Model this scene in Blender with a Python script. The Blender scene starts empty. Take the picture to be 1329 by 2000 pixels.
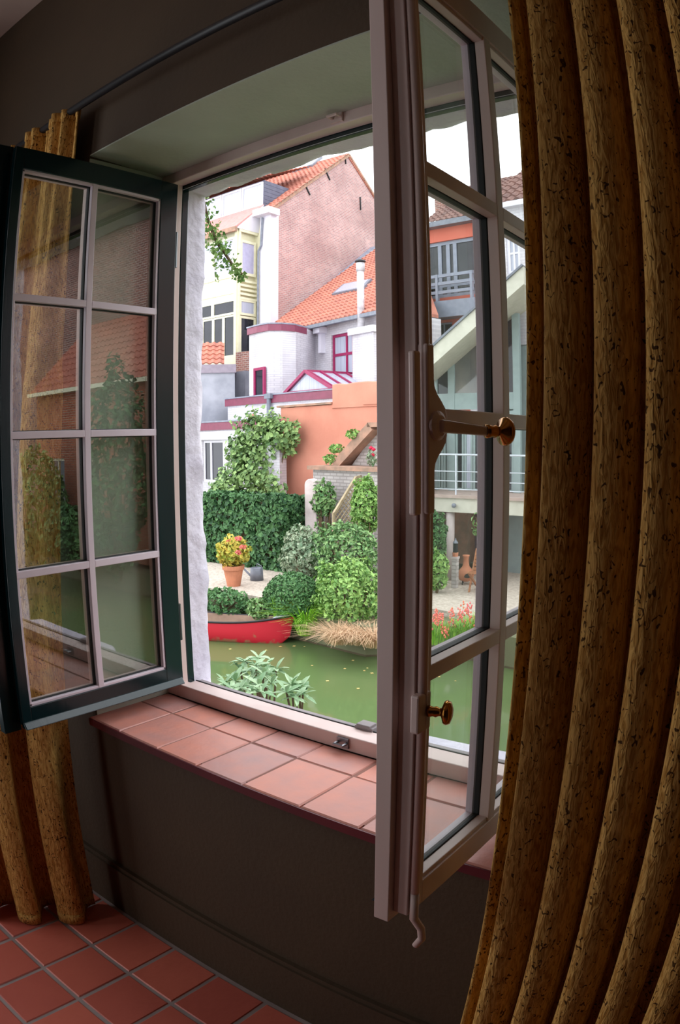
import bpy, math, random
import numpy as np
from mathutils import Vector, noise as mnoise
random.seed(7); rng = np.random.default_rng(7)
scene = bpy.context.scene
col = scene.collection

# ------------------------------------------------------------------ camera (17 mm fisheye on a 23.6 mm sensor, portrait)
S = 1.2                      # room units -> metres ; room units measured from the photograph, floor at FL
FL = -1.33
F_PX = 1440.0
YAW, PITCH, ROLL = math.radians(-37.34), math.radians(-5.61), math.radians(-0.43)
CAM = np.array([1.1765 * S, -0.9854 * S, (0 - FL) * S])
cd = bpy.data.cameras.new('camera'); cam = bpy.data.objects.new('camera', cd); col.objects.link(cam)
cd.type = 'PANO'; cd.panorama_type = 'FISHEYE_EQUISOLID'
cd.sensor_fit = 'VERTICAL'; cd.sensor_height = 23.6; cd.sensor_width = 23.6 * 1329 / 2000
cd.fisheye_lens = F_PX / 2000 * 23.6; cd.fisheye_fov = math.pi
cd.clip_start = 0.01; cd.clip_end = 500

def cam_axes():
    fw = np.array([math.sin(YAW) * math.cos(PITCH), math.cos(YAW) * math.cos(PITCH), math.sin(PITCH)])
    rt = np.array([math.cos(YAW), -math.sin(YAW), 0.0])
    up = np.cross(rt, fw)
    c, s = math.cos(ROLL), math.sin(ROLL)
    return rt * c + up * s, -rt * s + up * c, fw
RT, UP, FW = cam_axes()
from mathutils import Matrix
m3 = Matrix(((RT[0], UP[0], -FW[0]), (RT[1], UP[1], -FW[1]), (RT[2], UP[2], -FW[2])))
cam.matrix_world = Matrix.Translation(Vector(CAM)) @ m3.to_4x4()
scene.camera = cam

# ------------------------------------------------------------------ world, exposure
w = bpy.data.worlds.new('overcast_sky'); scene.world = w; w.use_nodes = True
bg = w.node_tree.nodes['Background']
bg.inputs[0].default_value = (0.93, 0.965, 1.0, 1); bg.inputs[1].default_value = 1.0
vs = scene.view_settings
vs.view_transform = 'Standard'; vs.look = 'None'; vs.gamma = 1.0; vs.use_curve_mapping = False
vs.exposure = 1.72
scene.cycles.use_denoising = True
scene.cycles.max_bounces = 12; scene.cycles.diffuse_bounces = 6; scene.cycles.glossy_bounces = 5
scene.cycles.transparent_max_bounces = 24; scene.cycles.caustics_reflective = False; scene.cycles.caustics_refractive = False
scene.cycles.sample_clamp_indirect = 4.0

def portal(name, loc, rot, sx, sy):
    ld = bpy.data.lights.new(name, 'AREA'); ld.shape = 'RECTANGLE'; ld.size = sx; ld.size_y = sy; ld.cycles.is_portal = True
    o = bpy.data.objects.new(name, ld); o.location = loc; o.rotation_euler = rot; col.objects.link(o)

# ------------------------------------------------------------------ ray helpers: a pixel of the 1329 x 2000 photograph -> a point of the place
def ray(px, py):
    x = px - 664.5; y = -(py - 1000); r = math.hypot(x, y) + 1e-9
    th = 2 * math.asin(r / 2 / F_PX)
    return RT * (math.sin(th) * x / r) + UP * (math.sin(th) * y / r) + FW * math.cos(th)
def at(px, py, Y): d = ray(px, py); return CAM + d * (Y - CAM[1]) / d[1]
def atx(px, py, X): d = ray(px, py); return CAM + d * (X - CAM[0]) / d[0]
def atz(px, py, Z): d = ray(px, py); return CAM + d * (Z - CAM[2]) / d[2]
def U(x, y, z): return np.array([x * S, y * S, (z - FL) * S])

# ------------------------------------------------------------------ materials
def lin(c): return tuple(((v / 255) / 12.92 if v / 255 <= 0.04045 else ((v / 255 + 0.055) / 1.055) ** 2.4) for v in c[:3]) + (1,)
MATS = {}
def new_mat(name):
    m = bpy.data.materials.new(name); m.use_nodes = True
    nt = m.node_tree; return m, nt, nt.nodes['Principled BSDF'], nt.nodes, nt.links
def mat(name, c1, c2=None, rough=0.6, scale=6.0, bump=0.0, bscale=40.0, metal=0.0, stretch=(1, 1, 1), island=False, objrand=False, rw=0.6, spec=0.5, coat=0.0):
    if name in MATS: return MATS[name]
    m, nt, b, N, L = new_mat(name)
    b.inputs['Roughness'].default_value = rough; b.inputs['Metallic'].default_value = metal
    b.inputs['Specular IOR Level'].default_value = spec; b.inputs['Coat Weight'].default_value = coat
    if c2 is None: c2 = tuple(max(0, v * 0.88) for v in c1)
    geo = N.new('ShaderNodeNewGeometry'); mp = N.new('ShaderNodeMapping'); L.new(geo.outputs['Position'], mp.inputs[0])
    mp.inputs['Scale'].default_value = stretch
    n1 = N.new('ShaderNodeTexNoise'); n1.inputs['Scale'].default_value = scale; n1.inputs['Detail'].default_value = 6; L.new(mp.outputs[0], n1.inputs['Vector'])
    rp = N.new('ShaderNodeValToRGB'); rp.color_ramp.elements[0].position = 0.35; rp.color_ramp.elements[1].position = 0.65
    rp.color_ramp.elements[0].color = lin(c1); rp.color_ramp.elements[1].color = lin(c2)
    src = n1.outputs['Fac']
    if island or objrand:
        ad = N.new('ShaderNodeMath'); ad.operation = 'MULTIPLY_ADD'; ad.inputs[1].default_value = rw
        if island: L.new(geo.outputs['Random Per Island'], ad.inputs[0])
        else:
            oi = N.new('ShaderNodeObjectInfo'); L.new(oi.outputs['Random'], ad.inputs[0])
        mu = N.new('ShaderNodeMath'); mu.operation = 'MULTIPLY'; mu.inputs[1].default_value = 1.05 - rw; L.new(src, mu.inputs[0])
        L.new(mu.outputs[0], ad.inputs[2]); src = ad.outputs[0]
        rp.color_ramp.elements[0].position = 0.15; rp.color_ramp.elements[1].position = 0.85
    L.new(src, rp.inputs[0]); L.new(rp.outputs[0], b.inputs['Base Color'])
    if bump > 0:
        n2 = N.new('ShaderNodeTexNoise'); n2.inputs['Scale'].default_value = bscale; n2.inputs['Detail'].default_value = 5; L.new(mp.outputs[0], n2.inputs['Vector'])
        bp = N.new('ShaderNodeBump'); bp.inputs['Strength'].default_value = bump; bp.inputs['Distance'].default_value = 0.02
        L.new(n2.outputs['Fac'], bp.inputs['Height']); L.new(bp.outputs[0], b.inputs['Normal'])
    MATS[name] = m; return m
def brick_mat(name, c1, c2, mortar, axis=(1, 0), bw=0.22, bh=0.07, ms=0.012, rough=0.85, bias=0.0, grime=None):
    m, nt, b, N, L = new_mat(name); b.inputs['Roughness'].default_value = rough
    geo = N.new('ShaderNodeNewGeometry'); sp = N.new('ShaderNodeSeparateXYZ'); L.new(geo.outputs['Position'], sp.inputs[0])
    a = N.new('ShaderNodeMath'); a.operation = 'MULTIPLY'; a.inputs[1].default_value = axis[0]; L.new(sp.outputs[0], a.inputs[0])
    c = N.new('ShaderNodeMath'); c.operation = 'MULTIPLY_ADD'; c.inputs[1].default_value = axis[1]; L.new(sp.outputs[1], c.inputs[0]); L.new(a.outputs[0], c.inputs[2])
    cb = N.new('ShaderNodeCombineXYZ'); L.new(c.outputs[0], cb.inputs[0]); L.new(sp.outputs[2], cb.inputs[1])
    t = N.new('ShaderNodeTexBrick'); L.new(cb.outputs[0], t.inputs[0])
    t.inputs['Color1'].default_value = lin(c1); t.inputs['Color2'].default_value = lin(c2); t.inputs['Mortar'].default_value = lin(mortar)
    t.inputs['Scale'].default_value = 1.0; t.inputs['Mortar Size'].default_value = ms; t.inputs['Brick Width'].default_value = bw; t.inputs['Row Height'].default_value = bh; t.inputs['Bias'].default_value = bias
    n = N.new('ShaderNodeTexNoise'); n.inputs['Scale'].default_value = 0.7; n.inputs['Detail'].default_value = 8; L.new(geo.outputs['Position'], n.inputs[0])
    mx = N.new('ShaderNodeMix'); mx.data_type = 'RGBA'; mx.blend_type = 'MULTIPLY'
    rp = N.new('ShaderNodeValToRGB'); rp.color_ramp.elements[0].position = .35; rp.color_ramp.elements[1].position = .7
    rp.color_ramp.elements[0].color = lin(grime or (215, 210, 210)); rp.color_ramp.elements[1].color = (1, 1, 1, 1)
    L.new(n.outputs['Fac'], rp.inputs[0]); mx.inputs[0].default_value = 1.0
    L.new(t.outputs['Color'], mx.inputs[6]); L.new(rp.outputs[0], mx.inputs[7]); L.new(mx.outputs[2], b.inputs['Base Color'])
    bp = N.new('ShaderNodeBump'); bp.inputs['Strength'].default_value = 0.5; bp.inputs['Distance'].default_value = 0.01; bp.invert = True
    L.new(t.outputs['Fac'], bp.inputs['Height']); L.new(bp.outputs[0], b.inputs['Normal'])
    MATS[name] = m; return m
def glass_mat(name, f0=0.05, tint=(1, 1, 1), rough=0.0):
    m, nt, b, N, L = new_mat(name); N.remove(b); out = [n for n in N if n.type == 'OUTPUT_MATERIAL'][0]
    lw = N.new('ShaderNodeLayerWeight'); lw.inputs[0].default_value = 0.5
    p = N.new('ShaderNodeMath'); p.operation = 'POWER'; p.inputs[1].default_value = 5; L.new(lw.outputs['Facing'], p.inputs[0])
    q = N.new('ShaderNodeMath'); q.operation = 'MULTIPLY_ADD'; q.inputs[1].default_value = 1 - f0; q.inputs[2].default_value = f0; L.new(p.outputs[0], q.inputs[0])
    t = N.new('ShaderNodeBsdfTransparent'); t.inputs[0].default_value = tint + (1,)
    g = N.new('ShaderNodeBsdfGlossy'); g.inputs['Roughness'].default_value = rough
    mx = N.new('ShaderNodeMixShader'); L.new(q.outputs[0], mx.inputs[0]); L.new(t.outputs[0], mx.inputs[1]); L.new(g.outputs[0], mx.inputs[2])
    L.new(mx.outputs[0], out.inputs[0]); MATS[name] = m; return m

# ------------------------------------------------------------------ mesh builder
class MB:
    def __init__(s): s.v = []; s.f = []
    def add(s, vs, fs):
        o = len(s.v); s.v += [tuple(map(float, p)) for p in vs]; s.f += [tuple(i + o for i in f) for f in fs]; return s
    def box(s, x0, x1, y0, y1, z0, z1):
        vs = [(x, y, z) for z in (z0, z1) for y in (y0, y1) for x in (x0, x1)]
        return s.add(vs, [(0, 2, 3, 1), (4, 5, 7, 6), (0, 1, 5, 4), (2, 6, 7, 3), (0, 4, 6, 2), (1, 3, 7, 5)])
    def hexa(s, b, t):       # bottom 4 pts, top 4 pts (ccw)
        return s.add(list(b) + list(t), [(3, 2, 1, 0), (4, 5, 6, 7), (0, 1, 5, 4), (1, 2, 6, 5), (2, 3, 7, 6), (3, 0, 4, 7)])
    def obox(s, o, u, v, w):  # oriented box: corner, three edge vectors
        o, u, v, w = map(np.asarray, (o, u, v, w))
        return s.hexa([o, o + u, o + u + v, o + v], [o + w, o + u + w, o + u + v + w, o + v + w])
    def bar(s, a, b, wd, ht, up=(0, 0, 1)):
        a, b, up = (np.asarray(q, float) for q in (a, b, up)); d = b - a; d = d / np.linalg.norm(d)
        side = np.cross(d, up); side = side / np.linalg.norm(side); u2 = np.cross(side, d)
        return s.obox(a - side * wd / 2 - u2 * ht / 2, b - a, side * wd, u2 * ht)
    def prism(s, poly, ext):
        n = len(poly); p = [np.asarray(q, float) for q in poly]; e = np.asarray(ext, float)
        return s.add(p + [q + e for q in p], [tuple(range(n - 1, -1, -1)), tuple(range(n, 2 * n))] + [(i, (i + 1) % n, n + (i + 1) % n, n + i) for i in range(n)])
    def tube(s, path, r, n=8, cap=True):
        path = [np.asarray(q, float) for q in path]; m = len(path); rs = r if hasattr(r, '__len__') else [r] * m
        vs = []; prev = None
        for i in range(m):
            d = path[min(i + 1, m - 1)] - path[max(i - 1, 0)]; d = d / (np.linalg.norm(d) + 1e-12)
            a = np.array([0, 0, 1.0]) if abs(d[2]) < 0.9 else np.array([1.0, 0, 0])
            if prev is not None: a = prev
            e1 = a - d * (a @ d); e1 = e1 / (np.linalg.norm(e1) + 1e-12); e2 = np.cross(d, e1); prev = e1
            for k in range(n): t = 2 * math.pi * k / n; vs.append(path[i] + rs[i] * (math.cos(t) * e1 + math.sin(t) * e2))
        fs = [(i * n + k, i * n + (k + 1) % n, (i + 1) * n + (k + 1) % n, (i + 1) * n + k) for i in range(m - 1) for k in range(n)]
        if cap: fs += [tuple(range(n - 1, -1, -1)), tuple(range((m - 1) * n, m * n))]
        return s.add(vs, fs)
    def lathe(s, prof, c, n=20, ax=(0, 0, 1), sq=1.0):   # prof [(r, h)]
        ax = np.asarray(ax, float); a = np.array([1.0, 0, 0]) if abs(ax[0]) < 0.9 else np.array([0, 1.0, 0])
        e1 = a - ax * (a @ ax); e1 /= np.linalg.norm(e1); e2 = np.cross(ax, e1); c = np.asarray(c, float)
        vs = [c + ax * h + r * (math.cos(2 * math.pi * k / n) * e1 + sq * math.sin(2 * math.pi * k / n) * e2) for r, h in prof for k in range(n)]
        m = len(prof)
        fs = [(i * n + k, i * n + (k + 1) % n, (i + 1) * n + (k + 1) % n, (i + 1) * n + k) for i in range(m - 1) for k in range(n)]
        fs += [tuple(range(n - 1, -1, -1)), tuple(range((m - 1) * n, m * n))]
        return s.add(vs, fs)
    def u(s):                # room units -> metres
        s.v = [(x * S, y * S, (z - FL) * S) for x, y, z in s.v]; return s
    def build(s, name, m, parent=None, smooth=False, bevel=0.0):
        off = Vector((0, 0, 0))
        if parent is not None:
            q = parent
            while q is not None: off += q.location; q = q.parent
        me = bpy.data.meshes.new(name); me.from_pydata([(x - off.x, y - off.y, z - off.z) for x, y, z in s.v], [], s.f); me.update()
        if smooth: me.polygons.foreach_set('use_smooth', [True] * len(me.polygons))
        if m is not None: me.materials.append(m)
        o = bpy.data.objects.new(name, me); col.objects.link(o)
        if parent is not None: o.parent = parent
        if bevel > 0:
            bm = o.modifiers.new('bevel', 'BEVEL'); bm.width = bevel; bm.segments = 2; bm.limit_method = 'ANGLE'
        return o
def tag(o, label=None, cat=None, group=None, kind=None):
    for k, v in (('label', label), ('category', cat), ('group', group), ('kind', kind)):
        if v: o[k] = v
    return o
def thing(name, label, cat, loc=(0, 0, 0), group=None):
    o = bpy.data.objects.new(name, None); o.location = Vector([float(q) for q in loc]); o.empty_display_size = 0.1; col.objects.link(o)
    return tag(o, label, cat, group)
def struct(o, label=None, cat=None): return tag(o, label, cat, kind='structure')
def copies(name, me_obj, spots, parent):
    """alike pieces: objects that share one mesh"""
    for q in spots:
        c = me_obj.copy(); c.name = name; c.parent = parent; c.location = Vector([float(v) for v in q]); col.objects.link(c)

# ================================================================== THE ROOM
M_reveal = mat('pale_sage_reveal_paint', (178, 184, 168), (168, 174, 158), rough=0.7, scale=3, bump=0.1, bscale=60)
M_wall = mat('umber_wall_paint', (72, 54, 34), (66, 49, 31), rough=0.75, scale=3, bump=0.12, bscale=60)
M_ceil = mat('ceiling_paint', (214, 190, 176), (206, 182, 168), rough=0.8)
M_wood = mat('pale_pink_woodwork', (220, 198, 192), (212, 188, 182), rough=0.42, scale=9, stretch=(1, 1, .2))
M_green = mat('dark_green_gloss_paint', (6, 38, 42), (4, 31, 36), rough=0.22, bump=0.04, bscale=30, stretch=(1, 1, .15))
M_bar = mat('white_lilac_glazing_bar_paint', (226, 212, 222), (216, 202, 212), rough=0.4)
M_gask = mat('black_gasket', (22, 24, 24), rough=0.6)
M_brass = mat('polished_brass', (190, 130, 60), (170, 110, 45), rough=0.18, metal=1.0)
M_steel = mat('zinc_steel', (150, 150, 155), (120, 120, 125), rough=0.35, metal=1.0)
M_iron = mat('dark_iron', (24, 22, 26), rough=0.5)
M_outw = mat('rough_white_render', (232, 226, 238), (216, 210, 226), rough=0.85, scale=5, bump=0.55, bscale=22)
M_stone0 = mat('grey_outer_rail', (150, 140, 142), (130, 122, 124), rough=.6)
M_bed = mat('sill_mortar', (150, 104, 92), (128, 90, 82), rough=0.9)
M_grout = mat('floor_grout', (158, 142, 138), (138, 122, 118), rough=0.9)
M_tile = mat('terracotta_floor_tile', (204, 106, 86), (180, 88, 74), rough=0.42, scale=7, bump=0.10, bscale=25, objrand=True)
M_stile = mat('terracotta_sill_tile', (222, 138, 114), (176, 132, 128), rough=0.45, scale=13, bump=0.14, bscale=22, objrand=True, rw=.3)
M_frontshade = mat('tile_front_shade', (96, 22, 34), (80, 16, 30), rough=0.4)
M_glass = glass_mat('window_glass', 0.11, (0.96, 0.985, 0.97))

def fabric_mat():
    m, nt, b, N, L = new_mat('gold_crinkled_fabric'); b.inputs['Roughness'].default_value = 0.8; b.inputs['Specular IOR Level'].default_value = 0.2
    geo = N.new('ShaderNodeNewGeometry'); mp = N.new('ShaderNodeMapping'); L.new(geo.outputs['Position'], mp.inputs[0]); mp.inputs['Scale'].default_value = (1, 1, 0.22)
    n = N.new('ShaderNodeTexNoise'); n.inputs['Scale'].default_value = 150; n.inputs['Detail'].default_value = 2; n.inputs['Distortion'].default_value = 0.8; L.new(mp.outputs[0], n.inputs[0])
    rp = N.new('ShaderNodeValToRGB'); rp.color_ramp.elements[0].position = .36; rp.color_ramp.elements[1].position = .6
    rp.color_ramp.elements[0].color = lin((178, 128, 60)); rp.color_ramp.elements[1].color = lin((224, 178, 102)); L.new(n.outputs['Fac'], rp.inputs[0])
    # dark printed squiggles
    n3 = N.new('ShaderNodeTexNoise'); n3.inputs['Scale'].default_value = 9; n3.inputs['Detail'].default_value = 2
    mp2 = N.new('ShaderNodeMapping'); mp2.inputs['Scale'].default_value = (1, 1, 0.7); L.new(geo.outputs['Position'], mp2.inputs[0])
    n2 = N.new('ShaderNodeTexNoise'); n2.inputs['Scale'].default_value = 105; n2.inputs['Detail'].default_value = 0; n2.inputs['Distortion'].default_value = 1.8; L.new(mp2.outputs[0], n2.inputs[0]); L.new(mp2.outputs[0], n3.inputs[0])
    a = N.new('ShaderNodeMath'); a.operation = 'MULTIPLY_ADD'; a.inputs[1].default_value = 0.28; L.new(n3.outputs['Fac'], a.inputs[0]); L.new(n2.outputs['Fac'], a.inputs[2])
    r2 = N.new('ShaderNodeValToRGB'); r2.color_ramp.elements[0].position = .60; r2.color_ramp.elements[1].position = .635
    r2.color_ramp.elements[0].position = .835; r2.color_ramp.elements[1].position = .875
    r2.color_ramp.elements[0].color = (1, 1, 1, 1); r2.color_ramp.elements[1].color = lin((104, 92, 84)); L.new(a.outputs[0], r2.inputs[0])
    mx = N.new('ShaderNodeMix'); mx.data_type = 'RGBA'; mx.blend_type = 'MULTIPLY'; mx.inputs[0].default_value = 1
    L.new(rp.outputs[0], mx.inputs[6]); L.new(r2.outputs[0], mx.inputs[7]); L.new(mx.outputs[2], b.inputs['Base Color'])
    bp = N.new('ShaderNodeBump'); bp.inputs['Strength'].default_value = 0.75; bp.inputs['Distance'].default_value = 0.006
    L.new(n.outputs['Fac'], bp.inputs['Height']); L.new(bp.outputs[0], b.inputs['Normal'])
    return m
M_fab = fabric_mat()

# room extents (room units)
RX0, RX1, RY0, CZ = -1.32, 2.7, -2.6, 1.54
OX0, OX1, ZS, ZD, ZE, YF = -.38, .825, -.6957, .7625, .75, .25     # inner opening, sill, lintel, frame face
WY = .290
# wall with the window: four blocks round the opening, the soffit tilted a little towards the frame
b = MB()
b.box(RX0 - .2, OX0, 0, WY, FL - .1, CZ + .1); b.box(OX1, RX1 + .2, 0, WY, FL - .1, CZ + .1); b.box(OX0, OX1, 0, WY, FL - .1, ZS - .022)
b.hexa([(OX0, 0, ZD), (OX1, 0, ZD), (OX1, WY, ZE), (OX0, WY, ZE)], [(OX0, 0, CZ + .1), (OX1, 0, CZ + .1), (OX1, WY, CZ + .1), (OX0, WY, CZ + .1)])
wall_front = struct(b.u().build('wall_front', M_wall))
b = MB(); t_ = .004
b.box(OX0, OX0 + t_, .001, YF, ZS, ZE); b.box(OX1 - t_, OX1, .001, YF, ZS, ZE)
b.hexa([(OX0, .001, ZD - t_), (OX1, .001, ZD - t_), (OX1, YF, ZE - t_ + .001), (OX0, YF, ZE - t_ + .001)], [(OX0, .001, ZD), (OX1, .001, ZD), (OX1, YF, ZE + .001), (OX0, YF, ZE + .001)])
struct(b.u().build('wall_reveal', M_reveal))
# side wall with a second window opening that lights the room
WZ0, WZ1, WYA, WYB = -1.05, 1.15, -1.85, -.72
b = MB(); X0, X1 = RX0 - .2, RX0
b.box(X0, X1, RY0 - .2, WYA, FL - .1, CZ + .1); b.box(X0, X1, WYB, 0, FL - .1, CZ + .1); b.box(X0, X1, WYA, WYB, FL - .1, WZ0); b.box(X0, X1, WYA, WYB, WZ1, CZ + .1)
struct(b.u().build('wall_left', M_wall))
b = MB(); ym = (WYA + WYB) / 2
for y in (WYA + .02, ym, WYB - .02): b.box(X0 + .05, X0 + .1, y - .02, y + .02, WZ0, WZ1)
for z in (WZ0 + .02, (WZ0 + WZ1) / 2, WZ1 - .02): b.box(X0 + .055, X0 + .095, WYA, WYB, z - .02, z + .02)
struct(b.u().build('window_2', M_wood))
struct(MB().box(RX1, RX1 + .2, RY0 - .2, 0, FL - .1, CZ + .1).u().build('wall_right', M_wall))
BX0, BX1, BZ0, BZ1 = -1.28, -.86, -1.2, 1.35           # added unseen window opening in the back wall, shaped to light the left curtain
b = MB(); b.box(RX0, BX0, RY0 - .2, RY0, FL - .1, CZ + .1); b.box(BX1, RX1, RY0 - .2, RY0, FL - .1, CZ + .1); b.box(BX0, BX1, RY0 - .2, RY0, FL - .1, BZ0); b.box(BX0, BX1, RY0 - .2, RY0, BZ1, CZ + .1)
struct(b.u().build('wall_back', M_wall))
b = MB()
for x in (BX0 + .02, BX1 - .02): b.box(x - .02, x + .02, RY0 - .15, RY0 - .1, BZ0, BZ1)
for z in (BZ0 + .02, .3, BZ1 - .02): b.box(BX0, BX1, RY0 - .145, RY0 - .105, z - .02, z + .02)
struct(b.u().build('fill_window', M_wood))
portal('back_window_portal', U((BX0 + BX1) / 2, RY0 - .22, (BZ0 + BZ1) / 2), (math.radians(90), 0, 0), (BX1 - BX0) * S, (BZ1 - BZ0) * S)
struct(MB().box(RX0 - .2, RX1 + .2, RY0 - .2, WY, CZ, CZ + .15).u().build('ceiling', M_ceil))
portal('window_portal', U((OX0 + OX1) / 2, .30, (ZS + ZD) / 2), (math.radians(-90), 0, 0), (OX1 - OX0) * S, (ZD - ZS) * S)
portal('side_window_portal', U(X0 - .02, ym, (WZ0 + WZ1) / 2), (0, math.radians(-90), 0), (WZ1 - WZ0) * S, (WYB - WYA) * S)
# floor: grout bed with loose-laid tiles
floor = struct(MB().box(RX0 - .2, RX1 + .2, RY0 - .2, 0, FL - .1, FL - .0032).u().build('floor', M_grout))
T = .167; fx, fy = -.294, -.357 + .167 * 2
def tile_mesh(name, sx, sy, h, m):
    b = MB(); a = .0035
    b.hexa([(0, 0, -h), (sx, 0, -h), (sx, sy, -h), (0, sy, -h)], [(0, 0, -a), (sx, 0, -a), (sx, sy, -a), (0, sy, -a)])
    b.f.pop(1); b.add([(a, a, 0), (sx - a, a, 0), (sx - a, sy - a, 0), (a, sy - a, 0)], [(0, 1, 2, 3)])
    b.f += [(4, 5, 9, 8), (5, 6, 10, 9), (6, 7, 11, 10), (7, 4, 8, 11)]
    return b.build(name, m)
g = .010
t0 = tile_mesh('tile', (T - g) * S, (T - g) * S, .016, M_tile)
spots = []
for i in range(-8, 10):
    for j in range(-9, 2):
        x, y = fx + i * T, fy + j * T
        if y + T > 0.0: continue
        spots.append(U(x + random.uniform(-.001, .001) + g / 2, y + g / 2 + random.uniform(-.001, .001), FL) + np.array([0, 0, random.uniform(-.001, .0008)]))
copies('tile', t0, spots, floor); bpy.data.objects.remove(t0)
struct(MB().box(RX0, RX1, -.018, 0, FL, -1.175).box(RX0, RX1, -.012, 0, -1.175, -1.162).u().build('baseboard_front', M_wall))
# sill: mortar bed, two rows of tiles, a maroon strip painting the shade on their fronts
sill = struct(MB().box(OX0, OX1, -.006, YF + .0, ZS - .022, ZS - .0022).u().build('window_sill', M_bed))
xs = [-.38, -.245, -.095, .041, .182, .338, .48, .625, .772, .825]
for r, (ya, yb) in enumerate(((-.022, .1495), (.1525, .2485))):
    for i in range(len(xs) - 1):
        xa, xb = xs[i] + .002, xs[i + 1] - .002
        dx = random.uniform(-.004, .004) if r else 0
        o = tile_mesh('tile', (xb - xa) * S, (yb - ya) * S, .022, M_stile); o.parent = sill
        o.location = Vector(U(xa + dx, ya, ZS)) + Vector((0, 0, random.uniform(-.0012, .0012)))
        o.rotation_euler = (random.uniform(-.004, .004), random.uniform(-.004, .004), random.uniform(-.006, .006))
MB().box(OX0, OX1, -.0255, -.0225, ZS - .022, ZS - .003).u().build('sill_front_shade', M_frontshade, sill)

# ------------------------------------------------------------------ outer wall: thick white render round the opening, edges worn
EX0, EX1, EZ0, EZ1, EY0, EY1 = -.334, .771, -.73, .706, .306, .388
def ring(x0, x1, z0, z1, y, n, amp, seed):
    pts = []
    for (ax, az, bx, bz) in ((x0, z0, x1, z0), (x1, z0, x1, z1), (x1, z1, x0, z1), (x0, z1, x0, z0)):
        for i in range(n):
            t = i / n; x = ax + (bx - ax) * t; z = az + (bz - az) * t
            q = Vector((x * 7, seed, z * 7)); d = mnoise.noise(q) + .5 * mnoise.noise(q * 3.1) + .25 * mnoise.noise(q * 7)
            e = mnoise.noise(q + Vector((9, 3, 1)))
            cx, cz = (x0 + x1) / 2, (z0 + z1) / 2; v = np.array([x - cx, z - cz])
            out = np.array([np.sign(v[0]) if abs(v[0]) / (x1 - x0) > abs(v[1]) / (z1 - z0) else 0, np.sign(v[1]) if abs(v[0]) / (x1 - x0) <= abs(v[1]) / (z1 - z0) else 0])
            pts.append((x + out[0] * d * amp, y + e * amp * .8, z + out[1] * d * amp))
    return pts
n = 70; b = MB(); rs = [ring(EX0, EX1, EZ0, EZ1, EY0 - .02, n, 0, 1), ring(EX0, EX1, EZ0, EZ1, EY0 + .01, n, .003, 2), ring(EX0 - .002, EX1 + .002, EZ0, EZ1, EY0 + .05, n, .005, 3),
      ring(EX0 - .003, EX1 + .003, EZ0 - .004, EZ1, EY1 - .012, n, .014, 4), ring(EX0 - .016, EX1 + .016, EZ0 - .02, EZ1 + .016, EY1, n, .013, 5), ring(EX0 - .2, EX1 + .2, EZ0 - .2, EZ1 + .2, EY1 + .004, n, .004, 6), ring(-5, 5, -3.6, 5, EY1 + .004, n, 0, 7)]
for r in rs: b.add(r, [])
k = 4 * n
for i in range(len(rs) - 1):
    b.f += [(i * k + j, i * k + (j + 1) % k, (i + 1) * k + (j + 1) % k, (i + 1) * k + j) for j in range(k)]
struct(b.u().build('wall_outside', M_outw, smooth=True))
struct(MB().hexa([(EX0, .30, -.80), (EX1, .30, -.80), (EX1, .44, -.80), (EX0, .44, -.80)], [(EX0, .30, -.715), (.17, .30, -.715), (.17, .44, -.735), (EX0, .44, -.735)]).hexa([(.17, .30, -.80), (EX1, .30, -.80), (EX1, .44, -.80), (.17, .44, -.80)], [(.17, .30, -.715), (EX1, .30, -.675), (EX1, .44, -.690), (.26, .44, -.700)]).u().build('window_ledge', M_outw, bevel=.006))

# ------------------------------------------------------------------ fixed window frame
win = struct(bpy.data.objects.new('window_1', None)); col.objects.link(win); win.location = Vector(U(.22, .27, ZS))
def fr(name, *bx, m=M_wood, bev=.003):
    b = MB()
    for q in bx: b.box(*q)
    return b.u().build(name, m, win, bevel=bev)
JL, JR = -.330, .767
fr('frame_jamb', (OX0, JL, YF, .286, ZS, ZE)); fr('frame_jamb', (JR, OX1, YF, .286, ZS, ZE))
fr('frame_head', (OX0, OX1, YF - .001, .288, .718, ZE))
fr('frame_stop', (OX0, JL, .286, .310, ZS, ZE), m=M_green); fr('frame_stop', (JR, OX1, .286, .310, ZS, ZE), m=M_green)
fr('frame_stop', (JL, JR, .288, .308, .704, ZE), m=M_green)
fr('frame_rail', (OX0, OX1, YF - .001, .282, ZS, -.658)); fr('frame_rail', (JL, JR, .282, .314, ZS, -.664))
fr('frame_seal', (JL, JR, .314, .317, ZS, -.6625), m=M_gask, bev=0)
fr('frame_rail_outer', (JL, JR, .318, .338, ZS - .02, -.667), m=M_stone0, bev=0)
def keeper(x, z, s):
    b = MB().box(x - .016, x + .016, YF - .006, YF, z - .012, z + .012); b.tube([(x - .012, YF - .004, z), (x - .012, YF - .022, z), (x + .012, YF - .022, z), (x + .012, YF - .004, z)], .004, 6)
    b.u().build('bolt_keeper', M_steel if s < 0 else M_wood, win)
keeper(.24, -.676, -1); keeper(.236, .736, 1)
MB().box(.226, .276, .310, .336, -.670, -.656).box(.232, .27, .308, .338, -.66, -.650).u().build('drain_catch', M_stone0, win, bevel=.002)

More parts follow.
